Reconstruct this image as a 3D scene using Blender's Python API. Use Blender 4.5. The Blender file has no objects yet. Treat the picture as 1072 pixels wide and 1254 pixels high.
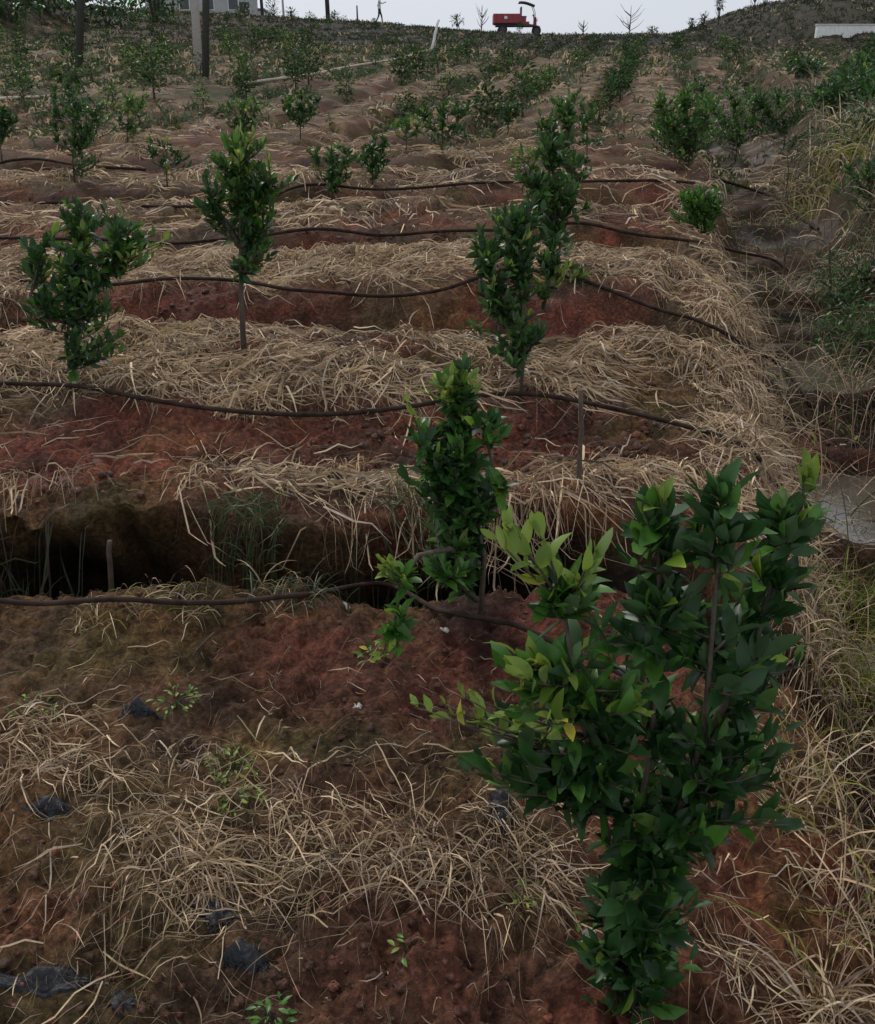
import bpy, math, random
import numpy as np
from mathutils import Vector, Matrix

random.seed(7); rng = np.random.default_rng(7)
scene = bpy.context.scene
col = scene.collection
R = math.radians

# ------------------------------------------------------------------ camera, sky, sun, exposure
SLOPE = math.tan(R(8.0)); PITCH = R(21.7); F = 1100.0; CX, CY = 536.0, 627.0
CAMZ = 1.72
cam_data = bpy.data.cameras.new('camera'); cam = bpy.data.objects.new('camera', cam_data); col.objects.link(cam)
cam.location = (0, 0, CAMZ); cam.rotation_euler = (R(90) - PITCH, 0, 0)
cam_data.sensor_fit = 'VERTICAL'; cam_data.sensor_height = 24; cam_data.lens = 24 * F / 1254
cam_data.clip_start = .05; cam_data.clip_end = 2000
scene.camera = cam

world = bpy.data.worlds.new('World'); scene.world = world; world.use_nodes = True
wn = world.node_tree; wn.nodes.clear()
sky = wn.nodes.new('ShaderNodeTexSky'); sky.sky_type = 'NISHITA'; sky.sun_disc = False
sky.sun_elevation = R(50); sky.sun_rotation = R(-35); sky.dust_density = 3.0; sky.air_density = 1.0; sky.ozone_density = 1.0
hs = wn.nodes.new('ShaderNodeHueSaturation'); hs.inputs['Saturation'].default_value = .38
tint = wn.nodes.new('ShaderNodeMix'); tint.data_type = 'RGBA'; tint.blend_type = 'MULTIPLY'; tint.inputs[0].default_value = 1
tint.inputs[7].default_value = (1, .99, 1.0, 1)
bg = wn.nodes.new('ShaderNodeBackground'); bg.inputs['Strength'].default_value = .10
wo = wn.nodes.new('ShaderNodeOutputWorld')
wn.links.new(sky.outputs[0], hs.inputs['Color']); wn.links.new(hs.outputs[0], tint.inputs[6])
cloud = wn.nodes.new('ShaderNodeMix'); cloud.data_type = 'RGBA'; cloud.inputs[0].default_value = .75; cloud.inputs[7].default_value = (5.6, 5.95, 6.6, 1)
wn.links.new(tint.outputs[2], cloud.inputs[6]); wn.links.new(cloud.outputs[2], bg.inputs['Color']); wn.links.new(bg.outputs[0], wo.inputs[0])

sd = bpy.data.lights.new('sun', 'SUN'); sd.energy = 1.2; sd.angle = R(11); sd.color = (1, .95, .88)
so = bpy.data.objects.new('sun', sd); col.objects.link(so)
az = sky.sun_rotation; el = sky.sun_elevation
sdir = Vector((math.sin(az) * math.cos(el), math.cos(az) * math.cos(el), math.sin(el)))
so.rotation_euler = (-sdir).to_track_quat('-Z', 'Y').to_euler(); so.location = (0, 0, 30)

scene.view_settings.view_transform = 'Standard'; scene.view_settings.look = 'None'
scene.view_settings.exposure = .3; scene.view_settings.gamma = 1; scene.view_settings.use_curve_mapping = False

# ------------------------------------------------------------------ numeric helpers
def _h(ix, iy, seed):
    h = (ix.astype(np.int64) * 374761393 + iy.astype(np.int64) * 668265263 + seed * 1442695041) & 0xffffffff
    h = ((h ^ (h >> 13)) * 1274126177) & 0xffffffff
    h = ((h ^ (h >> 16)) * 2246822519) & 0xffffffff
    return ((h >> 8) & 0xffff) / 65535.0
def vn(x, y, seed=0):
    x = np.asarray(x, float); y = np.asarray(y, float)
    ix = np.floor(x); iy = np.floor(y); fx = x - ix; fy = y - iy
    fx = fx * fx * fx * (fx * (fx * 6 - 15) + 10); fy = fy * fy * fy * (fy * (fy * 6 - 15) + 10)
    a = _h(ix, iy, seed); b = _h(ix + 1, iy, seed); c = _h(ix, iy + 1, seed); d = _h(ix + 1, iy + 1, seed)
    return (a * (1 - fx) + b * fx) * (1 - fy) + (c * (1 - fx) + d * fx) * fy
def fbm(x, y, f, octv=3, seed=0, gain=.5):
    x = np.asarray(x, float); y = np.asarray(y, float)
    t = 0; a = 1; n = 0
    for k in range(octv):
        ca, sa = math.cos(k * 1.1 + .4), math.sin(k * 1.1 + .4)
        t = t + a * (vn((x * ca - y * sa) * f + k * 17.3, (x * sa + y * ca) * f + k * 9.1, seed + k * 7) - .5); n += a
        a *= gain; f *= 2.03
    return t / n * 2          # about -1..1
def sm(a, b, x):
    t = np.clip((np.asarray(x, float) - a) / (b - a), 0, 1); return t * t * (3 - 2 * t)
def bump(x, c, w):
    return np.exp(-((np.asarray(x, float) - c) / w) ** 2)

BASINS = []
FUR = [(5.45, .27, .26), (7.32, .30, .27), (9.25, .28, .27), (11.1, .24, .27), (12.95, .2, .27), (14.8, .17, .27), (16.6, .12, .27)]
def rowv(x, y):
    s = x - .22 * y
    return y + .42 * np.maximum(0, s + .25) ** 2 + .10 * fbm(x, y * .3, .9, 2, 3) * (.45 * sm(1, 2, y) + .55 * sm(3, 4.5, y))
def surf(x, y):
    """ground height and the masks that go with it"""
    x = np.asarray(x, float); y = np.asarray(y, float)
    s = x - .22 * y; v = rowv(x, y)
    yc = 72 - 9.5 * sm(-6, 8, x)
    yy = yc - 3.0 * np.logaddexp(0, (yc - y) / 3.0)
    z = SLOPE * yy
    # left rise towards the crest, left mound, right hill
    z = z + .05 * np.maximum(0, 4 - x) ** 1.0 * sm(22, 66, y)
    z = z + 4.4 * np.exp(-(((x + 27) / 8.0) ** 4 + ((y - 45) / 7.0) ** 2)) * (1 + .12 * fbm(x, y, .3, 2, 8))
    z = z + (1.5 * sm(12.5, 18.5, x - .08 * (y - 50)) + .10 * np.clip(x - 18, 0, 40)) * sm(36, 50, y)
    # long cross trench
    tr = sm(2.63, 2.74, v + .10 * fbm(x, y, 3.2, 4, 27, .6)) * (1 - sm(3.0, 3.14, v + .17 * fbm(x, y, 2.3, 4, 29, .6)))
    tdep = (.78 + .45 * fbm(x, y, 1.6, 2, 28)) * (1 - .35 * bump(x, -.80, .26) - .45 * sm(-.1, .6, x)) 
    z = z - tr * tdep
    zf = 0
    for c, d, w in FUR:
        q = v - c
        zf = zf - d * np.where(q < 0, np.exp(-(q / (w * .8)) ** 2), np.exp(-(np.abs(q) / (w * 1.1)) ** 3))
    z = z + zf * (1 - .6 * sm(12, 15, y) * sm(-6, -3, s)) * (1 - sm(-.0, .5, s) * .35) * (1 - sm(.6, 1.0, s))
    # straw lies thick, as a low mound behind each lip
    mid = sm(3.1, 3.3, v) * (1 - sm(14, 18, y))
    # rows that run up the slope farther on
    far = sm(11, 17, y) * (1 - sm(44, 52, y))
    ph = (s + 9 * .86) / 1.72
    z = z - far * .24 * sm(-9, -4, s) * np.exp(-((ph - np.round(ph)) * 1.72 / .26) ** 2)
    # drain ditch along the right
    dc = 1.25 + .022 * y; hw = .30 + .012 * y
    dd = np.abs(s - dc)
    dt = (1 - sm(hw, hw + .42 + .006 * y, dd + .08 * fbm(x, y, 1.5, 2, 31))) * (1 - sm(26, 34, y))
    z = z - .50 * dt
    z = z - .16 * sm(.0, .75, s) * (1 - sm(14, 20, y)) * (1 - sm(1.5, 2.4, s)) + .12 * sm(1.7, 2.3, s) * (1 - sm(20, 30, y))
    calm = 1 - .2 * dt
    z = z + .045 * calm * fbm(x, y, .8, 3, 11) + calm * .03 * fbm(x, y, 3.1, 3, 13) * (1 - sm(20, 40, y)) 
    z = z + .09 * fbm(x, y, .16, 2, 14) * sm(16, 30, y) + (.07 * fbm(x, y, 1.15, 3, 55) + .04 * np.abs(fbm(x, y, 4, 2, 56))) * sm(11, 15, y) + .08 * sm(3.2, 3.6, v) * (1 - sm(14, 20, y)) * fbm(x, y, 1.7, 2, 53)
    near = 1 - sm(7, 14, y)
    cl = np.abs(fbm(x, y, 9, 3, 17, .6))
    z = z + near * calm * (.068 * cl + .021 * fbm(x, y, 26, 2, 19)) + near * calm * .028 * fbm(x, y, 4.3, 2, 23)
    for bx, by, ra, rb, lv in BASINS:
        q = np.sqrt(((x - .22 * (y - by) - bx) / ra) ** 2 + ((y - by) / rb) ** 2) + .12 * fbm(x, y, 2.5, 2, 37)
        wq = 1 - sm(.8, 1.25, q); z = z * (1 - wq) + (lv - .035 + .02 * fbm(x, y, 5, 2, 39)) * wq + .09 * bump(q, 1.02, .13)
    return z, v, s, tr, dt, far
def G(x, y): return surf(x, y)[0]
_b = [(2.26, 4.4, .60, .58), (3.45, 8.7, .65, .8), (1.98, 3.15, .40, .36), (2.66, 6.2, .50, .6), (4.1, 11.4, .6, .8), (3.0, 7.35, .35, .3)]
BASINS[:] = [(*q, float(surf(np.array([q[0]]), np.array([q[1]]))[0][0]) + .012) for q in _b]
def g1(x, y): return float(G(np.array([x]), np.array([y]))[0])

cp, sp = math.cos(PITCH), math.sin(PITCH)
def ray(px, py):
    a = (px - CX) / F; b = -(py - CY) / F
    return np.array([a, cp + b * sp, -sp + b * cp])
TS = np.geomspace(.6, 160, 3000)
def at(px, py):
    """where the sight line through a photo pixel meets the ground"""
    d = ray(px, py); P = np.array([0, 0, CAMZ])[None] + TS[:, None] * d[None]
    below = P[:, 2] < G(P[:, 0], P[:, 1])
    i = int(np.argmax(below)) if below.any() else len(TS) - 1
    p = P[i]; return Vector((p[0], p[1], g1(p[0], p[1])))
def pt(px, py, y):
    """the point of that sight line at distance y"""
    d = ray(px, py); t = y / d[1]
    return Vector((d[0] * t, y, CAMZ + d[2] * t))
def plane(px, py):
    d = ray(px, py); t = CAMZ / (SLOPE * d[1] - d[2]) if SLOPE * d[1] > d[2] else 100
    return d[0] * t, d[1] * t

# ------------------------------------------------------------------ object helpers
def obj(name, me, mat=None, parent=None, loc=None):
    o = bpy.data.objects.new(name, me); col.objects.link(o)
    if mat is not None and me is not None and len(me.materials) == 0:
        for m in (mat if isinstance(mat, (list, tuple)) else [mat]): me.materials.append(m)
    if parent is not None: o.parent = parent
    if loc is not None: o.location = loc
    return o
def tag(o, label=None, cat=None, group=None, kind=None):
    if label: o['label'] = label
    if cat: o['category'] = cat
    if group: o['group'] = group
    if kind: o['kind'] = kind
    return o
def empty(name, loc, rz=0):
    o = bpy.data.objects.new(name, None); col.objects.link(o); o.location = loc; o.rotation_euler = (0, 0, rz)
    o.empty_display_size = .1; return o
def mesh_np(name, V, Q, cols=None, smooth=True, tri=False):
    V = np.ascontiguousarray(V, dtype=np.float32); Q = np.ascontiguousarray(Q, dtype=np.int32); k = Q.shape[1]
    me = bpy.data.meshes.new(name)
    me.vertices.add(len(V)); me.vertices.foreach_set('co', V.ravel())
    me.loops.add(Q.size); me.loops.foreach_set('vertex_index', Q.ravel())
    me.polygons.add(len(Q)); me.polygons.foreach_set('loop_start', np.arange(0, Q.size, k, dtype=np.int32))
    me.polygons.foreach_set('loop_total', np.full(len(Q), k, dtype=np.int32))
    if smooth: me.polygons.foreach_set('use_smooth', np.ones(len(Q), dtype=bool))
    me.update(calc_edges=True)
    if cols is not None:
        at_ = me.color_attributes.new('own_colour', 'FLOAT_COLOR', 'POINT')
        c4 = np.ones((len(V), 4), dtype=np.float32); c4[:, :cols.shape[1]] = cols; at_.data.foreach_set('color', c4.ravel())
    return me
class MB:
    def __init__(s): s.v = []; s.f = []; s.m = []
    def add(s, vs, fs, m=0):
        o = len(s.v); s.v += [tuple(p) for p in vs]; s.f += [tuple(i + o for i in f) for f in fs]; s.m += [m] * len(fs)
    def box(s, c, d, M=None, m=0, taper=1):
        vs = []
        for z in (-1, 1):
            k = 1 if z < 0 else taper
            for x, y in ((-1, -1), (1, -1), (1, 1), (-1, 1)): vs.append(Vector((x * d[0] / 2 * k, y * d[1] / 2 * k, z * d[2] / 2)))
        if M is not None: vs = [M @ p for p in vs]
        vs = [p + Vector(c) for p in vs]
        s.add(vs, [(3, 2, 1, 0), (4, 5, 6, 7), (0, 1, 5, 4), (1, 2, 6, 5), (2, 3, 7, 6), (3, 0, 4, 7)], m)
    def tube(s, pts, rad, n=6, m=0, cap=True):
        pts = [Vector(p) for p in pts]; k = len(pts)
        if not hasattr(rad, '__len__'): rad = [rad] * k
        ref = Vector((.31, .17, .93)); vs = []; prev = None
        for i, p in enumerate(pts):
            t = (pts[min(i + 1, k - 1)] - pts[max(i - 1, 0)])
            t = t.normalized() if t.length > 1e-9 else Vector((0, 0, 1))
            if prev is None:
                a = t.cross(ref if abs(t.dot(ref)) < .9 else Vector((1, 0, 0))).normalized()
            else:
                a = (prev - t * prev.dot(t)); a = a.normalized() if a.length > 1e-6 else t.cross(ref).normalized()
            prev = a; b = t.cross(a)
            for j in range(n):
                th = 2 * math.pi * j / n; vs.append(p + (a * math.cos(th) + b * math.sin(th)) * rad[i])
        fs = []
        for i in range(k - 1):
            for j in range(n):
                fs.append((i * n + j, i * n + (j + 1) % n, (i + 1) * n + (j + 1) % n, (i + 1) * n + j))
        if cap: fs.append(tuple(range(n))[::-1]); fs.append(tuple((k - 1) * n + j for j in range(n)))
        s.add(vs, fs, m)
    def torus(s, c, r, t, ax='x', n=20, k=8, m=0):
        vs = []; fs = []
        for i in range(n):
            a = 2 * math.pi * i / n
            for j in range(k):
                b = 2 * math.pi * j / k; rr = r + t * math.cos(b)
                vs.append(Vector(c) + Vector((rr * math.cos(a), t * 1.1 * math.sin(b), rr * math.sin(a))))
        for i in range(n):
            for j in range(k): fs.append((i * k + j, ((i + 1) % n) * k + j, ((i + 1) % n) * k + (j + 1) % k, i * k + (j + 1) % k))
        s.add(vs, fs, m)
    def mesh(s, name, smooth=True):
        me = bpy.data.meshes.new(name); me.from_pydata(s.v, [], s.f); me.update()
        if smooth: me.polygons.foreach_set('use_smooth', [True] * len(me.polygons))
        if any(s.m): me.polygons.foreach_set('material_index', s.m)
        return me
    def build(s, name, mat, parent=None, smooth=False, loc=None): return obj(name, s.mesh(name, smooth), mat, parent, loc)

# ------------------------------------------------------------------ materials
def mat(name):
    m = bpy.data.materials.new(name); m.use_nodes = True; nt = m.node_tree
    return m, nt, nt.nodes['Principled BSDF']
def L(nt, a, b): nt.links.new(a, b)
def noise(nt, scale, detail=4, rough=.55, coord=None, dist=0):
    n = nt.nodes.new('ShaderNodeTexNoise'); n.inputs['Scale'].default_value = scale; n.inputs['Detail'].default_value = detail
    n.inputs['Roughness'].default_value = rough; n.inputs['Distortion'].default_value = dist
    if coord is not None: L(nt, coord, n.inputs['Vector'])
    return n
def ramp(nt, fac, stops):
    r = nt.nodes.new('ShaderNodeValToRGB'); L(nt, fac, r.inputs[0]); e = r.color_ramp.elements
    while len(e) < len(stops): e.new(.5)
    for el_, (p, c) in zip(e, stops):
        el_.position = p; el_.color = (c, c, c, 1) if not hasattr(c, '__len__') else (*c, 1)
    return r
def mixc(nt, fac, a, b, mode='MIX'):
    n = nt.nodes.new('ShaderNodeMix'); n.data_type = 'RGBA'; n.blend_type = mode
    for s_, v_ in ((0, fac), (6, a), (7, b)):
        if hasattr(v_, 'is_linked') or isinstance(v_, bpy.types.NodeSocket): L(nt, v_, n.inputs[s_])
        else: n.inputs[s_].default_value = v_ if s_ == 0 else ((*v_, 1) if len(v_) == 3 else v_)
    return n.outputs[2]
def plain(name, c, rough=.6, var=.35, scale=12, metal=0, bumpd=0):
    m, nt, p = mat(name); tc = nt.nodes.new('ShaderNodeTexCoord').outputs['Object']
    n = noise(nt, scale, 5, .6, tc); r = ramp(nt, n.outputs[0], [(.3, tuple(x * (1 - var) for x in c)), (.7, tuple(min(1, x * (1 + var)) for x in c))])
    L(nt, r.outputs[0], p.inputs['Base Color']); p.inputs['Roughness'].default_value = rough; p.inputs['Metallic'].default_value = metal
    if bumpd:
        b = nt.nodes.new('ShaderNodeBump'); b.inputs['Distance'].default_value = bumpd; b.inputs['Strength'].default_value = .7
        L(nt, n.outputs[0], b.inputs['Height']); L(nt, b.outputs[0], p.inputs['Normal'])
    return m

def ground_mat():
    m, nt, p = mat('orchard_soil'); geo = nt.nodes.new('ShaderNodeNewGeometry').outputs['Position']
    a = nt.nodes.new('ShaderNodeAttribute'); a.attribute_name = 'own_colour'
    n1 = noise(nt, 55, 6, .65, geo); r1 = ramp(nt, n1.outputs[0], [(.3, .35), (.5, .95), (.7, 1.9)])
    c = mixc(nt, 1.0, a.outputs['Color'], r1.outputs[0], 'MULTIPLY')
    n2 = noise(nt, 7, 6, .6, geo, .6); r2 = ramp(nt, n2.outputs[0], [(.33, (.45, .43, .43)), (.52, (1, 1, 1)), (.68, (1.45, 1.35, 1.2))])
    c = mixc(nt, .8, c, r2.outputs[0], 'MULTIPLY')
    n8 = noise(nt, 1.6, 8, .7, geo, .3); r8 = ramp(nt, n8.outputs[0], [(.36, (.5, .52, .5)), (.5, (1, 1, 1)), (.64, (1.4, 1.35, 1.2))]); c = mixc(nt, .8, c, r8.outputs[0], 'MULTIPLY')
    # crumbs and fibres lying in the soil
    vo = nt.nodes.new('ShaderNodeTexVoronoi'); vo.inputs['Scale'].default_value = 75; L(nt, geo, vo.inputs['Vector'])
    r3 = ramp(nt, vo.outputs['Distance'], [(.05, 1), (.16, 0)])
    n4 = noise(nt, 14, 3, .5, geo); r4 = ramp(nt, n4.outputs[0], [(.56, 0), (.66, .8)])
    mm = nt.nodes.new('ShaderNodeMath'); mm.operation = 'MULTIPLY'; L(nt, r3.outputs[0], mm.inputs[0]); L(nt, r4.outputs[0], mm.inputs[1])
    c = mixc(nt, mm.outputs[0], c, (.27, .17, .11))
    L(nt, c, p.inputs['Base Color'])
    r5 = ramp(nt, n2.outputs[0], [(.3, .62), (.7, .92)])
    wr = mixc(nt, a.outputs['Alpha'], r5.outputs[0], (.3, .3, .3)); L(nt, wr, p.inputs['Roughness'])
    ws = nt.nodes.new('ShaderNodeMapRange'); L(nt, a.outputs['Alpha'], ws.inputs[0]); ws.inputs[3].default_value = .13; ws.inputs[4].default_value = .4; L(nt, ws.outputs[0], p.inputs['Specular IOR Level'])
    b = nt.nodes.new('ShaderNodeBump'); b.inputs['Distance'].default_value = .022; b.inputs['Strength'].default_value = 1
    L(nt, n1.outputs[0], b.inputs['Height']); 
    b2 = nt.nodes.new('ShaderNodeBump'); b2.inputs['Distance'].default_value = .006; b2.inputs['Strength'].default_value = .6
    n6 = noise(nt, 190, 4, .7, geo); L(nt, n6.outputs[0], b2.inputs['Height']); L(nt, b.outputs[0], b2.inputs['Normal'])
    L(nt, b2.outputs[0], p.inputs['Normal'])
    return m
def fibre_mat(name, rough=.6, trans=.15):
    m, nt, p = mat(name)
    a = nt.nodes.new('ShaderNodeAttribute'); a.attribute_name = 'own_colour'
    geo = nt.nodes.new('ShaderNodeNewGeometry').outputs['Position']
    n = noise(nt, 30, 3, .6, geo); r = ramp(nt, n.outputs[0], [(.3, .7), (.7, 1.2)])
    c = mixc(nt, 1.0, a.outputs['Color'], r.outputs[0], 'MULTIPLY')
    L(nt, c, p.inputs['Base Color']); p.inputs['Roughness'].default_value = rough
    p.inputs['Specular IOR Level'].default_value = .3
    if trans:
        t = nt.nodes.new('ShaderNodeBsdfTranslucent'); L(nt, c, t.inputs[0]); x = nt.nodes.new('ShaderNodeMixShader'); x.inputs[0].default_value = trans
        L(nt, p.outputs[0], x.inputs[1]); L(nt, t.outputs[0], x.inputs[2]); L(nt, x.outputs[0], nt.nodes['Material Output'].inputs[0])
    return m
def leaf_mat(name, dark, light, rough=.38, trans=.26, tcol=None):
    m, nt, p = mat(name); g = nt.nodes.new('ShaderNodeNewGeometry'); oi = nt.nodes.new('ShaderNodeObjectInfo')
    ad = nt.nodes.new('ShaderNodeMath'); ad.operation = 'ADD'; L(nt, g.outputs['Random Per Island'], ad.inputs[0]); L(nt, oi.outputs['Random'], ad.inputs[1])
    fr = nt.nodes.new('ShaderNodeMath'); fr.operation = 'FRACT'; L(nt, ad.outputs[0], fr.inputs[0])
    r = ramp(nt, fr.outputs[0], [(0, dark), (.6, tuple((a + b) / 2 for a, b in zip(dark, light))), (.95, light), (1, tuple(min(1, a_ * k_) for a_, k_ in zip(light, (3.4, 2.0, 1.2))))])
    tc = nt.nodes.new('ShaderNodeTexCoord').outputs['Object']
    n = noise(nt, 60, 3, .5, tc); r2 = ramp(nt, n.outputs[0], [(.3, .75), (.7, 1.2)])
    c = mixc(nt, 1.0, r.outputs[0], r2.outputs[0], 'MULTIPLY')
    # paler underside
    c2 = mixc(nt, g.outputs['Backfacing'], c, mixc(nt, .35, c, (.16, .22, .12)))
    L(nt, c2, p.inputs['Base Color']); p.inputs['Roughness'].default_value = rough; p.inputs['Specular IOR Level'].default_value = .40 if rough < .6 else .12
    t = nt.nodes.new('ShaderNodeBsdfTranslucent'); L(nt, mixc(nt, .5, c, tcol or light), t.inputs[0])
    x = nt.nodes.new('ShaderNodeMixShader'); x.inputs[0].default_value = trans
    L(nt, p.outputs[0], x.inputs[1]); L(nt, t.outputs[0], x.inputs[2]); L(nt, x.outputs[0], nt.nodes['Material Output'].inputs[0])
    return m
M = dict(
    soil=ground_mat(), straw=fibre_mat('dry_straw', .62, .12), grass=fibre_mat('green_blade', .5, .25),
    leaf=leaf_mat('citrus_leaf', (.014, .046, .013), (.040, .112, .026)),
    mid=leaf_mat('fresh_citrus_leaf', (.04, .125, .016), (.10, .24, .035), .36, .28),
    young=leaf_mat('young_citrus_leaf', (.14, .23, .025), (.28, .38, .07), .42, .35),
    fleaf=leaf_mat('dull_citrus_leaf', (.014, .040, .012), (.034, .090, .022), .8, .2), fmid=leaf_mat('dull_fresh_leaf', (.03, .085, .015), (.07, .16, .03), .8, .25),
    weed=leaf_mat('weed_leaf', (.03, .06, .022), (.09, .13, .05), .5, .2),
    bark=plain('citrus_bark', (.085, .065, .045), .8, .4, 60, 0, .002),
    paleb=plain('whitewashed_bark', (.34, .31, .27), .85, .3, 60, 0, .002),
    hose=plain('black_hose', (.036, .023, .017), .8, .6, 18),
    wood=plain('old_wood', (.10, .07, .05), .85, .4, 40, 0, .003),
    bamboo=plain('bamboo_stick', (.40, .30, .15), .6, .25, 30),
    white=plain('weathered_white', (.78, .78, .73), .7, .12, 8), concrete=plain('pole_concrete', (.58, .56, .52), .85, .2, 20, 0, .003),
    dpole=plain('dark_pole', (.07, .07, .062), .8, .3, 20, 0, .003), film=plain('black_plastic_film', (.014, .016, .020), .5, .6, 60, 0, .010),
    stone=plain('field_stone', (.20, .16, .14), .8, .35, 30, 0, .004), red=plain('red_paint', (.30, .028, .04), .4, .15, 8),
    dark=plain('dark_metal', (.04, .04, .045), .5, .3, 8), tyre=plain('tyre_rubber', (.02, .02, .02), .85, .2, 8),
    wall=plain('house_plaster', (.42, .42, .41), .85, .12, 1.5), roof=plain('house_roof', (.22, .21, .21), .8, .2, 3),
    glass=plain('window_glass', (.05, .06, .07), .15, .2, 3), skin=plain('skin', (.30, .18, .13), .6, .1, 8),
    shirt=plain('white_shirt', (.62, .66, .64), .85, .08, 8), pants=plain('dark_trousers', (.03, .03, .045), .85, .2, 8),
    hair=plain('black_hair', (.015, .013, .012), .6, .2, 20), canopy=plain('grey_canopy', (.16, .17, .18), .6, .15, 6))
mw, nt, pw = mat('ditch_water'); tcw = nt.nodes.new('ShaderNodeNewGeometry').outputs['Position']
pw.inputs['Base Color'].default_value = (.09, .075, .06, 1); pw.inputs['Roughness'].default_value = .06; pw.inputs['Specular IOR Level'].default_value = .9
nw = noise(nt, 22, 3, .5, tcw); bw = nt.nodes.new('ShaderNodeBump'); bw.inputs['Distance'].default_value = .002; bw.inputs['Strength'].default_value = .4
L(nt, nw.outputs[0], bw.inputs['Height']); L(nt, bw.outputs[0], pw.inputs['Normal']); M['water'] = mw; M['hose'].node_tree.nodes['Principled BSDF'].inputs['Specular IOR Level'].default_value = .15

# ------------------------------------------------------------------ ground sheet
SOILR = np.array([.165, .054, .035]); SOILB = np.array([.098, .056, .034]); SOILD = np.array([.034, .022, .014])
MOSS = np.array([.090, .078, .024]); STRAWC = np.array([.24, .165, .11]); GREENC = np.array([.036, .046, .016]); DARKV = np.array([.020, .020, .013])
def gauss_px(x, y, px, py, rx, ry, k=1):
    u, v = plane(px, py); u2, _ = plane(px + rx, py); _, v2 = plane(px, py - ry); _, v3 = plane(px, py + ry)
    return k * np.exp(-(((x - u) / max(.02, u2 - u)) ** 2 + ((y - v) / max(.02, (v2 - v3) / 2)) ** 2))
def straw_mask(x, y, v=None, s=None):
    if v is None: v = rowv(x, y); s = x - .22 * y
    n = fbm(x, y, 1.6, 3, 41); w = v + .16 * n
    m = 0
    bands = [(3.22, 3.46), (4.22, 5.30), (5.98, 7.15), (7.85, 9.05), (9.85, 10.95), (11.7, 12.8), (13.5, 14.6), (15.3, 16.4), (17.2, 18.2), (19.1, 20.2), (21.2, 22.3), (23.5, 24.6)]
    for i, (a, b) in enumerate(bands):
        k = sm(a - .10, a + .10, w) * (1 - sm(b - .05, b + .12, w))
        if i == 0: k = k * sm(-1.25, -.7, x)
        if i == 3: k = k * (1 - .8 * sm(.9, 1.5, x))
        m = np.maximum(m, k * (1 if i < 4 else .85))
    m = m * (1 - sm(13, 16, y) * sm(-6, -3, s)) * (1 - .45 * sm(10, 16, y)) * (1 - sm(24, 34, y)) * (.10 + .90 * sm(-.38, .08, n + .10 + .55 * fbm(x, y, 2.6, 3, 43)))
    m = m * (1 - sm(.70 + .15 * n, 1.0 + .15 * n, s) * (1 - sm(13, 16, y)))
    # thatched ends of the beds above the ditch
    m = np.maximum(m, sm(.05, .45, s + .15 * n) * (1 - sm(.60, .85, s)) * (1 - sm(14, 18, y)) * sm(2.9, 3.3, y) * .85)
    # pale straw strips of the upper rows
    ph = (s + 9 * .86) / 1.72; q = np.abs(ph - np.round(ph)) * 1.72
    st = sm(.36, .50, q + .1 * n) * sm(12, 15, y) * (1 - sm(38, 47, y)) * sm(-.45, .15, fbm(x, y, .35, 2, 47) + .75 * bump(s, -1.0, 4.5))
    m = np.maximum(m, st * .9)
    m = m * (1 - .75 * sm(9, 14, y) * sm(-.15, .25, fbm(x, y, 3.1, 3, 58)))
    for tx_, ty_ in ((.44, 4.25), (-2.0, 4.35), (-1.15, 4.75), (.75, 6.2)): m = m * (1 - .9 * np.exp(-(((x - tx_) / .20) ** 2 + ((y - ty_ + .02) / .16) ** 2)))
    # foreground litter
    fg = 0
    for a in [(250, 1050, 130, 90, 1.0), (420, 1030, 130, 70, .9), (590, 1050, 110, 60, 1.0), (60, 930, 90, 50, .7), (150, 970, 120, 60, .5), (330, 930, 170, 30, .45),
              (260, 1140, 120, 40, .5), (640, 960, 60, 60, .5), (880, 1130, 60, 60, .5), (120, 1060, 90, 60, .35), (950, 880, 40, 40, .4)]:
        fg = np.maximum(fg, gauss_px(x, y, *a))
    m = np.maximum(m, fg * (1 - sm(2.3, 2.45, v)))
    return np.clip(m, 0, 1)
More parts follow.
